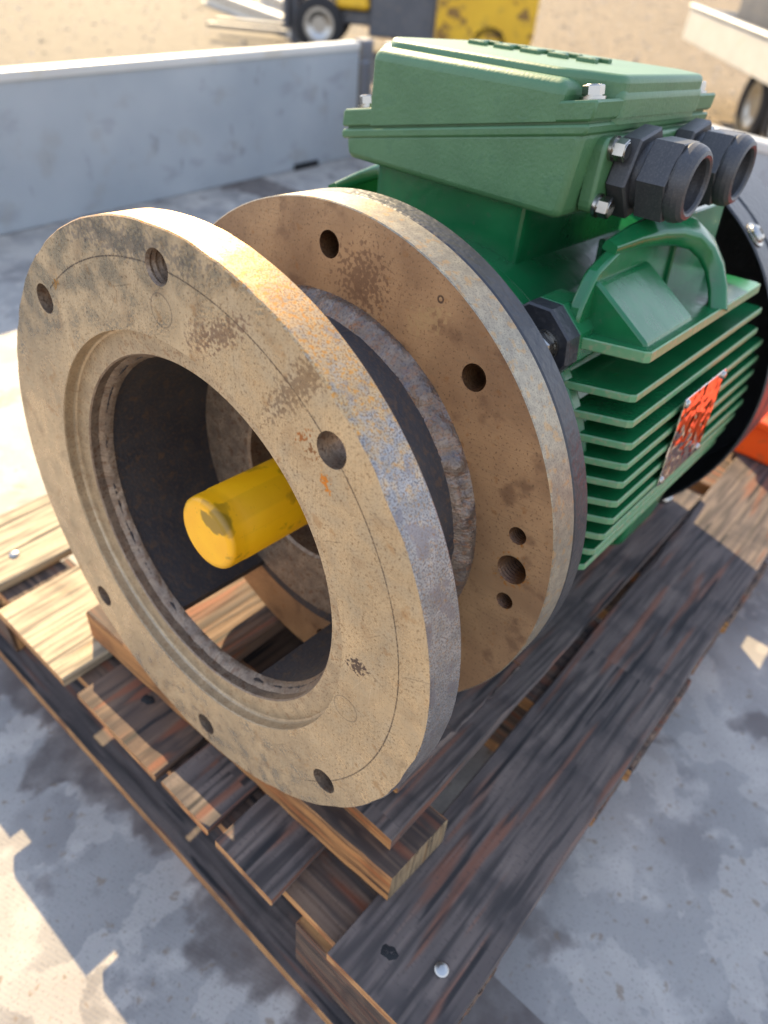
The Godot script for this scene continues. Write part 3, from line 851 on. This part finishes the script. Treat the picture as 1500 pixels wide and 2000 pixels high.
func build_box(root: Node3D, O: Transform3D) -> void:
	var turn := Transform3D(Basis(Vector3(0, 0, 1), deg_to_rad(-3.9)), Vector3.ZERO)
	var at := O * T(0, 0.2, 0) * turn * T(0, -0.2, 0)
	var zf := -0.221
	var zr := -0.402
	var b := MB.new()
	b.prism(PackedVector2Array([Vector2(-0.0865, 0.1822), Vector2(-0.0835, 0.1675), Vector2(0.0845, 0.1655), Vector2(0.0895, 0.2136)]), zr + 0.001, zf - 0.001, 0.004, 0.004, 3, 0.005, 3)
	b.prism(PackedVector2Array([Vector2(-0.0890, 0.1842), Vector2(-0.0885, 0.1785), Vector2(0.0905, 0.2108), Vector2(0.0915, 0.2167)]), zr, zf, 0.0014, 0.0014, 2, 0.0014)
	b.prism(PackedVector2Array([Vector2(-0.086, 0.184), Vector2(0.0885, 0.2155), Vector2(0.0885, 0.2190), Vector2(-0.086, 0.1872)]), zr + 0.004, zf - 0.0035)
	# raised pad for the gland plate
	b.xf = T(0.0868, 0, 0, ALONG_X)
	b.prism(PackedVector2Array([Vector2(0.1685, zf - 0.019), Vector2(0.2095, zf - 0.019), Vector2(0.2095, zr + 0.010), Vector2(0.1685, zr + 0.010)]), 0, 0.0085, 0, 0.0022, 3, 0.007, 4)
	b.xf = Transform3D()
	var box := put("terminal_box", [b], [mt.green_cast], root, at)
	# neck down to the housing
	b = MB.new()
	b.xf = T(0, 0, 0, ALONG_Y)
	b.prism(PackedVector2Array([Vector2(-0.066, 0.234), Vector2(0.056, 0.234), Vector2(0.056, 0.392), Vector2(-0.066, 0.392)]), 0.105, 0.1685, 0, 0, 1, 0.005, 3)
	put("box_neck", [b], [mt.green_gloss], box)
	# lid: slanted flange, raised body with a notch at each corner, plateau
	b = MB.new()
	b.prism(PackedVector2Array([Vector2(-0.0894, 0.1855), Vector2(0.0919, 0.2181), Vector2(0.0929, 0.2285), Vector2(-0.0884, 0.1962)]), zr + 0.0008, zf - 0.0006, 0.0012, 0.0012, 2, 0.0014)
	b.xf = T(0, 0, 0, ALONG_Y)
	var f := -zf
	var r := -zr
	b.low = func(p): return 0.2019 + 0.18 * p.x
	b.prism(PackedVector2Array([Vector2(-0.066, f), Vector2(0.0725, f), Vector2(0.0735, f + 0.029), Vector2(0.0930, f + 0.030), Vector2(0.0930, r - 0.028), Vector2(0.073, r - 0.028), Vector2(0.073, r), Vector2(-0.066, r), Vector2(-0.066, r - 0.028), Vector2(-0.0890, r - 0.028), Vector2(-0.0890, f + 0.030), Vector2(-0.066, f + 0.029)]), 0.19, 0.2350, 0, 0.0075, 5, 0.005, 3)
	b.low = null
	b.prism(PackedVector2Array([Vector2(-0.060, f + 0.0105), Vector2(0.064, f + 0.0105), Vector2(0.0775, f + 0.025), Vector2(0.0921, f + 0.0312), Vector2(0.0921, r - 0.030), Vector2(0.07, r - 0.012), Vector2(-0.060, r - 0.012), Vector2(-0.080, r - 0.034), Vector2(-0.080, f + 0.034)]), 0.215, 0.2392, 0, 0.004, 4, 0.006, 3)
	b.xf = Transform3D()
	var lid := put("box_lid", [b], [mt.green_cast], box)
	# raised cast marks on the lid, too flat to the eye to be read
	for k in 5:
		var q := MB.new()
		var x := -0.045 + 0.021 * k
		q.xf = T(x, 0.2392, -0.315, ALONG_Y)
		q.prism(PackedVector2Array([Vector2(-0.0065, -0.012), Vector2(0.0065, -0.012), Vector2(0.0065, -0.007), Vector2(-0.0012 + 0.002 * (k % 3), -0.007), Vector2(-0.0012 + 0.002 * (k % 3), 0.007), Vector2(0.0065, 0.007), Vector2(0.0065, 0.012), Vector2(-0.0065, 0.012)]), -0.001, 0.0026, 0, 0.0006)
		put("cast_mark", [q], [mt.green_cast], lid)
	var bm := bolt_mesh(0.0052, 0.0056, 0.0072)
	var first: MeshInstance3D
	for p in [Vector3(-0.0775, 0.1986, zf - 0.0135), Vector3(0.0830, 0.2268, zf - 0.0140), Vector3(-0.0775, 0.1986, zr + 0.0135), Vector3(0.0830, 0.2268, zr + 0.0140)]:
		var tt := Transform3D(Basis(Vector3(0, 0, 1), 0.175) * ALONG_Y, p)
		if first == null: first = put("lid_bolt", [bm], [mt.zinc], box, tt)
		else: again(first, box, tt)
	bm = bolt_mesh(0.0053, 0.0072, 0.0068)
	first = null
	for p in [Vector3(0.0952, 0.2040, zf - 0.0285), Vector3(0.0952, 0.1735, zf - 0.0265), Vector3(0.0952, 0.2040, zr + 0.018), Vector3(0.0952, 0.1735, zr + 0.018)]:
		var tt := Transform3D(ALONG_X * Basis(Vector3(0, 0, 1), 0.4), p)
		if first == null: first = put("plate_bolt", [bm], [mt.zinc], box, tt)
		else: again(first, box, tt)
	# cable glands
	for z in [-0.2755, -0.3570]:
		var g := MB.new()
		g.xf = T(0.0952, 0.1905, z, ALONG_X)
		g.prism(hex_poly(0.0225, PI / 6 + 0.2), 0.0, 0.0125, 0.0012, 0.0012)
		g.lathe([Vector2(0.0185, 0.0125), Vector2(0.0185, 0.018), Vector2(0.0175, 0.018)], 40)
		var h := MB.new()
		h.xf = g.xf
		h.prism(hex_poly(0.0208), 0.0172, 0.0350, 0.0006, 0.0006)
		h.lathe([Vector2(0.0212, 0.0350), Vector2(0.0216, 0.0365), Vector2(0.0214, 0.0395), Vector2(0.0203, 0.0425), Vector2(0.0185, 0.0447), Vector2(0.0165, 0.0455), Vector2(0.0150, 0.0447), Vector2(0.0142, 0.0430), Vector2(0.0140, 0.040), Vector2(0.0128, 0.034), Vector2(0.0122, 0.033), Vector2(0.0122, 0.018), Vector2(0, 0.018)], 64)
		var gl := put("cable_gland", [g], [mt.black_plastic], box)
		h.st.generate_normals()
		put("dome_nut", [h], [mt.black_plastic], gl)

# ---------------------------------------------------------------- timber
var wood_rng := RandomNumberGenerator.new()

# a sawn board: its outline is given as four corners in plan, edges worn and a little uneven
func board(called: String, parent: Node, c: Array, y0: float, y1: float, along_x: bool, side: Material, end: Material, slope := 0.0, upper: Material = null) -> MeshInstance3D:
	var L := 0 if along_x else 2
	var uvo := Vector2(wood_rng.randf(), wood_rng.randf())
	var b := MB.new(L, 1.6, uvo)
	var e := MB.new(L, 3.0, uvo)
	var u := MB.new(L, 1.6, uvo + Vector2(0.3, 0.2))
	var n := 26
	var nz := FastNoiseLite.new()
	nz.seed = wood_rng.randi() % 9999
	nz.frequency = 0.9
	nz.fractal_octaves = 3
	# c: [a0, a1, b0, b1] : near left, near right, far left, far right (Vector2 x, z)
	var rings := []
	for k in n + 1:
		var t := float(k) / n
		var p: Vector2 = c[0].lerp(c[2], t)
		var q: Vector2 = c[1].lerp(c[3], t)
		var w := (q - p).normalized()
		var bev := 0.0011 + 0.0007 * nz.get_noise_2d(k * 3.1, 5.0)
		var chipl := maxf(0.0, nz.get_noise_2d(k * 2.0, 40.0) - 0.28) * 0.012
		var chipr := maxf(0.0, nz.get_noise_2d(k * 2.0, 80.0) - 0.28) * 0.012
		var jl := nz.get_noise_2d(k * 0.8, 11.0) * 0.0012
		var jr := nz.get_noise_2d(k * 0.8, 21.0) * 0.0012
		var up := nz.get_noise_2d(k * 0.5, 31.0) * 0.0005 - slope * t
		var P := p + w * jl
		var Q := q + w * jr
		var ring := []
		for s in [[P + w * 0.0, y0 + bev], [P + w * bev, y0], [Q - w * bev, y0], [Q, y0 + bev], [Q, y1 - bev - chipr * 0.5 + up], [Q - w * (bev + chipr), y1 + up], [P + w * (bev + chipl), y1 + up], [P, y1 - bev - chipl * 0.5 + up]]:
			var ee := 0.0
			if k == 0 or k == n: ee = (nz.get_noise_2d(s[0].x * 300 + s[1] * 500, 3.0)) * 0.0012
			var yy: float = s[1] - (slope * t if s[1] < (y0 + y1) / 2 else 0.0)
			ring.append(Vector3(s[0].x, yy, s[0].y) + (Vector3(ee, 0, 0) if along_x else Vector3(0, 0, ee)))
		rings.append(ring)
	for k in n:
		var A: Array = rings[k]
		var B: Array = rings[k + 1]
		for i in 8:
			var j := (i + 1) % 8
			var w: MB = u if upper and i == 5 else b
			if _ccw(A, B, i, j): w.quad(A[i], A[j], B[j], B[i])
			else: w.quad(B[i], B[j], A[j], A[i])
	for k in [0, n]:
		var A: Array = rings[k]
		var B: Array = rings[1 if k == 0 else n - 1]
		for i in range(1, 7):
			var nn: Vector3 = (A[i] - A[0]).cross(A[i + 1] - A[0])
			if nn.dot(A[0] - B[0]) > 0: e.tri(A[0], A[i], A[i + 1])
			else: e.tri(A[0], A[i + 1], A[i])
	return put(called, [b, e, u], [side, end, upper], parent) if upper else put(called, [b, e], [side, end], parent)

func _ccw(A: Array, B: Array, i: int, j: int) -> bool:
	var c := Vector3.ZERO
	for p in A: c += p
	c /= A.size()
	var n: Vector3 = (A[j] - A[i]).cross(B[i] - A[i])
	return n.dot((A[i] + A[j]) / 2 - c) > 0

func rect(x0: float, x1: float, z0: float, z1: float, skew := 0.0) -> Array:
	return [Vector2(x0, z0), Vector2(x1, z0), Vector2(x0 + skew, z1), Vector2(x1 + skew, z1)]

func build_timber() -> void:
	wood_rng.seed = 77
	var top := -0.225
	var pl := thing("pallet", "weathered dark wooden pallet with gapped boards carrying the motor", "pallet", T(0, -0.340, 0))
	var hold := pl
	var base := Vector3(0, 0.340, 0)
	var B := func(called, c, y0, y1, ax, s, e):
		var o := board(called, hold, c, y0, y1, ax, s, e)
		o.position = base
		return o
	# deck boards run front to back
	B.call("deck_board", rect(-0.373, -0.281, 0.030, -1.06), top - 0.010, top, false, mt.wood_pale, mt.wood_tan)
	B.call("deck_board", rect(-0.254, -0.145, 0.0425, -1.05), top - 0.010, top + 0.001, false, mt.wood_pale, mt.wood_tan)
	B.call("deck_board", rect(-0.1265, -0.021, 0.0405, -1.06), top - 0.010, top - 0.001, false, mt.wood_brown, mt.wood_tan)
	B.call("deck_board", rect(-0.0145, 0.040, 0.0400, -1.055), top - 0.010, top - 0.0015, false, mt.wood_dark, mt.wood_tan)
	B.call("deck_board", rect(0.050, 0.1085, 0.0410, -1.06), top - 0.010, top, false, mt.wood_dark, mt.wood_tan)
	var wide: MeshInstance3D = B.call("deck_board", [Vector2(0.1590, 0.0380), Vector2(0.2430, 0.0360), Vector2(0.1400, -1.05), Vector2(0.2400, -1.06)], top - 0.010, top, false, mt.wood_dark, mt.wood_tan)
	wide.set_meta("label", "wide dark outer board at the pallet's right edge")
	# cross boards under them
	B.call("cross_board", rect(-0.373, 0.2440, 0.0280, -0.033), top - 0.0215, top - 0.0102, true, mt.wood_brown, mt.wood_tan).set_meta("label", "front cross board with a worn orange edge")
	for z in [[-0.225, -0.350], [-0.445, -0.565], [-0.655, -0.75], [-0.96, -1.06]]:
		B.call("cross_board", rect(-0.373, 0.2465, z[0], z[1]), top - 0.0260, top - 0.0102, true, mt.wood_brown, mt.wood_tan)
	for x in [[-0.372, -0.285], [-0.07, 0.025], [0.124, 0.236]]:
		for z in [[0.0330, -0.03], [-0.225, -0.32], [-0.46, -0.56], [-0.96, -1.05]]:
			if x[0] == -0.07 and z[0] > 0: continue
			B.call("block", rect(x[0], x[1], z[0], z[1]), -0.322, top - 0.0262, true, mt.wood_tan, mt.wood_brown)
	B.call("base_board", rect(-0.373, 0.2400, 0.0440, -0.075), -0.3395, -0.3225, true, mt.wood_dark, mt.wood_tan)
	for z in [[-0.225, -0.32], [-0.46, -0.56], [-0.96, -1.05]]:
		B.call("base_board", rect(-0.373, 0.2400, z[0], z[1]), -0.3395, -0.3225, true, mt.wood_brown, mt.wood_tan)
	# nails and old nail holes
	var nail := MB.new()
	nail.xf = T(0, 0, 0, ALONG_Y)
	nail.lathe([Vector2(0.0047, -0.0005), Vector2(0.0047, 0.0012), Vector2(0.0038, 0.0020), Vector2(0.002, 0.0026), Vector2(0, 0.0028)], 18)
	var hole := MB.new()
	hole.xf = T(0, 0, 0, ALONG_Y)
	hole.lathe_soft([Vector2(0.0050, 0.0), Vector2(0.0044, 0.0003), Vector2(0, 0.0003)], 14, func(a, i): return 0.0011 * sin(a * 2.0 + 1.0) + 0.0006 * sin(a * 5.0))
	var n0 := put("nail", [nail], [mt.zinc_dull], pl, T(0.2185, top + 0.340, -0.004))
	for p in [Vector2(-0.309, -0.003)]: again(n0, pl, T(p.x, top + 0.340, p.y))
	var h0 := put("nail_hole", [hole], [mt.dark_gap], pl, T(0.1875, top + 0.340, 0.011))
	for p in [Vector2(0.201, -0.018), Vector2(0.205, -0.30), Vector2(0.194, -0.305), Vector2(0.208, -0.318), Vector2(-0.02 - 0.06, 0.005)]: again(h0, pl, T(p.x, top + 0.3395, p.y))
	# packing on the pallet
	var x0 := Vector2(-0.1665, 0.001)
	var x1 := Vector2(0.1660, -0.0105)
	var xt := board("packing_timber", self, [x0, Vector2(-0.1685, -0.052), x1, Vector2(0.1690, -0.0690)], -0.2245, -0.1905, true, mt.wood_tan2, mt.wood_pale2, 0.0, mt.wood_brown)
	tag(xt, "short sawn timber lying crosswise under the outer steel ring", "timber")
	var p1 := board("plank", self, [Vector2(0.036, -0.0245), Vector2(0.1535, -0.0245), Vector2(0.036, -0.605), Vector2(0.1465, -0.605)], -0.1902, -0.1752, false, mt.wood_dark, mt.wood_tan2, 0.030)
	tag(p1, "grey plank with a pale worn edge running under the right side of the motor", "plank")
	var p2 := board("plank", self, [Vector2(-0.150, -0.0260), Vector2(-0.036, -0.0260), Vector2(-0.148, -0.72), Vector2(-0.036, -0.72)], -0.1902, -0.1752, false, mt.wood_brown, mt.wood_tan2, 0.036)
	tag(p2, "brown plank under the motor's far side, behind the steel ring", "plank")
	var p3 := board("batten", self, [Vector2(0.104, -0.050), Vector2(0.1365, -0.050), Vector2(0.104, -0.21), Vector2(0.1355, -0.21)], -0.1738, -0.1655, false, mt.wood_dark, mt.wood_tan2, 0.010)
	tag(p3, "thin batten wedged on the grey plank beside the inner ring", "batten")

# ---------------------------------------------------------------- truck bed
func build_bed() -> void:
	var b := MB.new()
	b.box(Vector3(-0.10, -0.360, -0.08), Vector3(2.62, 0.04, 3.36), 0.002)
	var fl := put("floor", [b], [mt.bed_floor])
	fl.set_meta("kind", "structure")
	# left drop side
	var y0 := -0.340
	var y1 := -0.033
	var sp := thing("side_panel", "pale grey drop side of the truck bed with bright top rail, left of the motor", "tray side", T(-1.395, y0, -0.1))
	panel(sp, 3.1, y1 - y0)
	sp.rotation.y = PI / 2
	for z in [-1.435]:
		b = MB.new()
		b.box(Vector3(0, 0, 0), Vector3(0.006, 0.020, 0.10), 0.003)
		put("rope_slot", [b], [mt.dark_gap], sp, Transform3D(sp.basis.inverse(), sp.transform.affine_inverse() * Vector3(-1.3755, -0.333, z)))
	# head end
	var d := Vector2(-0.18, -1.587) - Vector2(-1.40, -1.735)
	var ep := thing("end_panel", "pale grey head end of the truck bed behind the motor", "tray end", T(-1.375 + d.x * 1.0, y0, -1.745 + d.y * 1.0))
	ep.rotation.y = -atan2(d.y, d.x)
	panel(ep, 2.40, y1 - y0)
	b = MB.new()
	b.box(Vector3(0, 0.155, 0), Vector3(0.045, 0.310, 0.045), 0.004)
	b.box(Vector3(0.014, 0.14, 0.012), Vector3(0.03, 0.24, 0.03), 0.006)
	var cp := put("corner_post", [b], [mt.rail_grey], self, T(-1.400, y0, -1.690))
	tag(cp, "dark grey upright post where the two tray sides meet", "post")

func panel(parent: Node3D, length: float, high: float) -> void:
	var b := MB.new()
	b.prism(PackedVector2Array([Vector2(-0.0145, 0.002), Vector2(0.0145, 0.002), Vector2(0.0145, high - 0.020), Vector2(-0.0145, high - 0.020)]), -length / 2, length / 2)
	b.st.index()
	var c := MB.new()
	c.prism(PackedVector2Array([Vector2(-0.019, high - 0.020), Vector2(0.019, high - 0.020), Vector2(0.019, high), Vector2(-0.019, high)]), -length / 2, length / 2, 0.002, 0.002, 1, 0.004, 3)
	var tt := Transform3D(Basis(Vector3(0, 0, -1), Vector3(0, 1, 0), Vector3(1, 0, 0)), Vector3.ZERO)
	put("panel_sheet", [b], [mt.panel_paint], parent, tt)
	put("top_rail", [c], [mt.tray_white], parent, tt)

# ---------------------------------------------------------------- yard behind
func build_yard() -> void:
	var yg := -1.1
	var b := MB.new()
	b.quad(Vector3(-120, yg, 120), Vector3(120, yg, 120), Vector3(120, yg, -160), Vector3(-120, yg, -160))
	var g := put("ground", [b], [mt.yard_ground])
	g.set_meta("kind", "structure")
	var gy := mat("grey_gravel", rgb(116, 112, 104), 0.9)
	gy.albedo_texture = mt.yard_ground.albedo_texture
	gy.albedo_color = rgb(188, 194, 202)
	triplanar(gy, 2.2, true)
	b = MB.new()
	b.xf = T(0, yg, 0, ALONG_Y)
	b.prism(PackedVector2Array([Vector2(-1.7, -3.0), Vector2(-1.8, 1.5), Vector2(-3.2, 4.1), Vector2(-4.9, 5.6), Vector2(-6.2, 7.6), Vector2(-8.5, 9.2), Vector2(-14.0, 16.0), Vector2(-60.0, 60.0), Vector2(-110.0, 40.0), Vector2(-110.0, -30.0)]), -0.02, 0.004)
	var gp := put("gravel_path", [b], [gy])
	gp.set_meta("kind", "structure")
	# loose stones
	var mm := MultiMesh.new()
	mm.transform_format = MultiMesh.TRANSFORM_3D
	mm.use_colors = true
	var s := MB.new()
	s.lathe_soft([Vector2(0, -0.4), Vector2(0.7, -0.25), Vector2(0.9, 0.1), Vector2(0.5, 0.45), Vector2(0, 0.5)], 7, func(a, i): return 0.2 * sin(a * 3.0 + i * 2.0))
	s.st.generate_normals()
	mm.mesh = s.st.commit()
	var rng := RandomNumberGenerator.new()
	rng.seed = 4
	mm.instance_count = 12000
	for i in mm.instance_count:
		var t := rng.randf() * 1.35 - 0.15
		var dist := 3.0 + 19.0 * pow(rng.randf(), 0.7)
		var ang := deg_to_rad(60.0 - 78.0 * t)
		var p := Vector3(-sin(ang) * dist, yg + 0.003, -cos(ang) * dist)
		var k := 0.008 + 0.028 * pow(rng.randf(), 3.0)
		mm.set_instance_transform(i, Transform3D(Basis.from_euler(Vector3(rng.randf() * 0.5, rng.randf() * TAU, 0)).scaled(Vector3(k, k * 0.7, k)), p))
		var v := 0.10 + 0.32 * rng.randf()
		mm.set_instance_color(i, Color(v, v * 0.9, v * 0.76))
	var mi := MultiMeshInstance3D.new()
	mi.name = "gravel"
	mi.multimesh = mm
	var sm := mat("stone", Color.WHITE, 0.7)
	sm.vertex_color_use_as_albedo = true
	mi.material_override = sm
	add_child(mi, true)
	mi.set_meta("kind", "stuff")
	mi.set_meta("label", "loose gravel scattered over the dirt yard")
	mi.set_meta("category", "gravel")
	build_forklift(yg)
	build_trailer(yg)
	# two pale beams on the ground left of the forklift
	beam(Vector3(-10.2, yg, -7.95), Vector3(-7.0, yg, -6.95), "longer pale steel beam lying on the dirt, nearest the grey tray side")
	beam(Vector3(-10.2, yg, -9.0), Vector3(-7.75, yg, -7.75), "shorter pale steel beam lying on the dirt by the forklift mast")

func beam(a: Vector3, c: Vector3, label: String) -> void:
	var d := (c - a)
	var b := MB.new()
	b.box(Vector3(0, 0.16, 0), Vector3(0.16, 0.05, d.length()), 0.008)
	b.box(Vector3(0, 0.08, 0), Vector3(0.03, 0.12, d.length()), 0.002)
	b.box(Vector3(0, 0.01, 0), Vector3(0.16, 0.04, d.length()), 0.008)
	var o := put("steel_beam", [b], [mt.beam_steel], self, Transform3D(Basis.looking_at(d.normalized()), (a + c) / 2))
	tag(o, label, "beam", "steel beams on the ground")

func wheel(parent: Node3D, at: Vector3, r: float, w: float, left: bool) -> void:
	var b := MB.new()
	b.lathe_soft([Vector2(r * 0.62, -w / 2), Vector2(r * 0.93, -w / 2), Vector2(r, -w * 0.36), Vector2(r, w * 0.36), Vector2(r * 0.93, w / 2), Vector2(r * 0.62, w / 2)], 40)
	var o := put("wheel", [b], [mt.rubber], parent, Transform3D(Basis(), at))
	var c := MB.new()
	c.lathe([Vector2(0, -w * 0.34), Vector2(r * 0.3, -w * 0.34), Vector2(r * 0.5, -w * 0.44), Vector2(r * 0.64, -w * 0.44), Vector2(r * 0.64, w * 0.44), Vector2(r * 0.5, w * 0.44), Vector2(r * 0.3, w * 0.3), Vector2(0, w * 0.3)], 32)
	put("rim", [c], [mt.zinc_dull], o)

func build_forklift(yg: float) -> void:
	# local axes: x to the right of the view, z towards the camera
	var rt := Vector3(0.7953, 0, -0.6063)
	var bk := Vector3(0.6063, 0, 0.7953)
	var o := thing("forklift", "yellow and dark grey forklift standing on the dirt behind the motor", "forklift", Transform3D(Basis(rt, Vector3.UP, bk), Vector3(0.262, yg, 0.162) - bk * 9.9))
	var b := MB.new()
	b.prism(PackedVector2Array([Vector2(0.02, 0.22), Vector2(1.06, 0.22), Vector2(1.10, 0.34), Vector2(1.10, 1.0), Vector2(1.0, 1.12), Vector2(0.02, 1.12)]), -0.55, 0.5, 0.03, 0.03, 2, 0.03, 3)
	put("counterweight", [b], [mt.machine_yellow], o)
	b = MB.new()
	b.box(Vector3(-0.35, 0.62, -0.04), Vector3(0.73, 0.84, 0.96), 0.02)
	put("body", [b], [mt.machine_grey], o)
	b = MB.new()
	b.box(Vector3(-0.90, 0.70, 0.0), Vector3(0.36, 0.52, 0.98), 0.03)
	put("front_cowl", [b], [mt.machine_yellow], o)
	b = MB.new()
	b.box(Vector3(-0.88, 0.36, -0.05), Vector3(0.40, 0.14, 0.86), 0.02)
	put("axle_housing", [b], [mt.machine_grey], o)
	for z in [0.42, -0.42]:
		wheel(o, Vector3(-1.26, 0.27, z), 0.27, 0.2, true)
		wheel(o, Vector3(0.62, 0.22, z), 0.21, 0.16, true)
	for z in [0.30, -0.30]:
		b = MB.new()
		b.box(Vector3(-1.56, 1.02, z), Vector3(0.09, 1.96, 0.07), 0.006)
		put("mast_rail", [b], [mt.machine_grey], o)
		b = MB.new()
		b.box(Vector3(-0.1, 1.62, z * 1.4), Vector3(0.06, 1.0, 0.05), 0.01)
		put("guard_post", [b], [mt.machine_grey], o)
	b = MB.new()
	b.box(Vector3(-0.1, 2.13, 0), Vector3(1.2, 0.05, 0.95), 0.015)
	put("overhead_guard", [b], [mt.machine_grey], o)
	b = MB.new()
	b.box(Vector3(-1.64, 0.42, 0), Vector3(0.06, 0.42, 0.9), 0.01)
	put("fork_carriage", [b], [mt.machine_grey], o)
	for z in [0.22, -0.22]:
		b = MB.new()
		b.box(Vector3(-2.12, 0.14, z), Vector3(0.92, 0.04, 0.10), 0.006)
		put("fork", [b], [mt.machine_grey], o)

func build_trailer(yg: float) -> void:
	var a := Vector3(-3.037, -0.55, -8.312)
	var c := Vector3(-1.559, -0.55, -6.419)
	var d := (c - a).normalized()
	var n := Vector3(d.z, 0, -d.x)            # away from the camera
	if n.z > 0: n = -n
	var o := thing("utility_trailer", "white trailer tray with a dark load parked on the dirt, far right", "trailer", Transform3D(Basis(d, Vector3.UP, -n), Vector3(a.x, yg, a.z)))
	var L := 3.4
	var W := 1.7
	var y0 := 0.55
	for side in 2:
		var z := 0.0 if side == 0 else -W
		var b := MB.new()
		b.box(Vector3(L / 2, y0 + 0.125, z), Vector3(L, 0.25, 0.035), 0.004)
		put("tray_side", [b], [mt.tray_white], o)
		b = MB.new()
		b.box(Vector3(L / 2, y0 + 0.272, z), Vector3(L, 0.03, 0.07), 0.008)
		put("top_rail", [b], [mt.tray_white], o)
	for x in [0.0, L]:
		var b := MB.new()
		b.box(Vector3(x, y0 + 0.125, -W / 2), Vector3(0.035, 0.25, W - 0.04), 0.004)
		put("tray_end", [b], [mt.tray_white], o)
	var b := MB.new()
	b.box(Vector3(L / 2, y0 + 0.02, -W / 2), Vector3(L - 0.04, 0.05, W - 0.04), 0.004)
	put("tray_floor", [b], [mt.machine_grey], o)
	b = MB.new()
	b.box(Vector3(L / 2 - 0.2, y0 - 0.06, -W / 2), Vector3(L + 0.8, 0.09, 0.7), 0.01)
	put("chassis", [b], [mt.machine_grey], o)
	for x in [1.75, 2.4]:
		wheel(o, Vector3(x, 0.3, -0.28), 0.3, 0.18, true)
		wheel(o, Vector3(x, 0.3, -W + 0.28), 0.3, 0.18, true)
	b = MB.new()
	b.box(Vector3(1.2, y0 + 0.30, -0.95), Vector3(1.9, 0.5, 1.2), 0.03)
	b.box(Vector3(1.2, y0 + 0.56, -0.95), Vector3(1.95, 0.03, 1.25), 0.01)
	var ld := put("equipment_box", [b], [mt.machine_grey], self, o.transform)
	tag(ld, "dark grey equipment box loaded on the white trailer", "box")
	b = MB.new()
	b.box(Vector3(1.35, y0 + 0.62, -0.62), Vector3(0.75, 0.09, 0.5), 0.02)
	ld = put("tool_case", [b], [mt.tray_white], self, o.transform)
	tag(ld, "white case lying on the dark equipment box of the trailer", "case")

func build_crate() -> void:
	# orange plastic crate with a lid that rises towards its middle
	var at := T(0.345, -0.2245, -0.86)
	var o := thing("plastic_crate", "orange plastic storage crate with a lid, standing behind the motor", "crate", at)
	var b := MB.new()
	b.xf = T(0, 0, 0, ALONG_Y)
	b.prism(PackedVector2Array([Vector2(-0.225, -0.125), Vector2(0.225, -0.125), Vector2(0.225, 0.125), Vector2(-0.225, 0.125)]), 0, 0.046, 0.004, 0.0, 2, 0.02, 4)
	put("crate_body", [b], [mt.crate_orange], o)
	b = MB.new()
	b.xf = T(0, 0, 0, ALONG_Y)
	b.prism(PackedVector2Array([Vector2(-0.232, -0.132), Vector2(0.232, -0.132), Vector2(0.232, 0.132), Vector2(-0.232, 0.132)]), 0.0462, 0.057, 0.002, 0.003, 2, 0.02, 4)
	put("crate_rim", [b], [mt.crate_orange], o)
	b = MB.new()
	var y0 := 0.057
	var y1 := 0.115
	var lo := [Vector3(-0.215, y0, 0.115), Vector3(0.215, y0, 0.115), Vector3(0.215, y0, -0.115), Vector3(-0.215, y0, -0.115)]
	var hi := [Vector3(-0.19, y1, -0.03), Vector3(0.19, y1, -0.03), Vector3(0.19, y1, -0.10), Vector3(-0.19, y1, -0.10)]
	for i in 4:
		var j := (i + 1) % 4
		b.quad(lo[i], lo[j], hi[j], hi[i])
	b.quad(hi[0], hi[1], hi[2], hi[3])
	put("crate_lid", [b], [mt.crate_orange], o)

# ---------------------------------------------------------------- scene
func _ready() -> void:
	var cam := Camera3D.new()
	cam.name = "camera"
	var ca := CameraAttributesPhysical.new()
	ca.frustum_focal_length = 16.72
	ca.frustum_near = 0.02
	ca.frustum_far = 400.0
	ca.frustum_focus_distance = 0.345
	ca.exposure_aperture = 4.7
	cam.attributes = ca
	cam.transform = Transform3D(Basis(Vector3(0.750987, 0.077314, -0.655775), Vector3(-0.473297, 0.755536, -0.452940), Vector3(0.460443, 0.650529, 0.603990)).orthonormalized(), Vector3(0.2620, 0.2864, 0.1618))
	add_child(cam)
	cam.current = true
	var we := WorldEnvironment.new()
	we.name = "environment"
	var env := Environment.new()
	env.background_mode = Environment.BG_SKY
	var sky := Sky.new()
	var sm := ProceduralSkyMaterial.new()
	sm.sky_top_color = Color(0.50, 0.57, 0.70)
	sm.sky_horizon_color = Color(0.80, 0.82, 0.85)
	sm.sky_curve = 0.35
	sm.sky_energy_multiplier = 0.95
	sm.ground_bottom_color = Color(0.36, 0.31, 0.25)
	sm.ground_horizon_color = Color(0.6, 0.6, 0.58)
	sky.sky_material = sm
	env.sky = sky
	env.tonemap_mode = Environment.TONE_MAPPER_LINEAR
	env.tonemap_exposure = 4.3
	env.sdfgi_enabled = true
	env.ssao_enabled = true
	env.ssil_enabled = true
	we.environment = env
	add_child(we)
	var sun := DirectionalLight3D.new()
	sun.name = "sun"
	sun.light_energy = 1.05
	sun.light_color = Color(1.0, 0.89, 0.70)
	sun.light_angular_distance = 0.5
	sun.shadow_enabled = true
	var s := Vector3(-1.38, 1.0, -0.87).normalized()
	sun.transform = Transform3D(Basis.looking_at(-s), s * 20.0)
	add_child(sun)

	materials()
	var m: StandardMaterial3D = mt.bore_steel.duplicate()
	m.albedo_color = rgb(190, 160, 130)
	mt.second_bore = m
	m = mt.wood_tan.duplicate()
	m.albedo_color = rgb(235, 225, 212)
	mt.wood_tan2 = m
	m = mt.wood_pale.duplicate()
	m.albedo_color = rgb(200, 190, 175)
	mt.wood_pale2 = m
	build_yard()
	build_bed()
	build_timber()
	build_motor()
	build_crate()
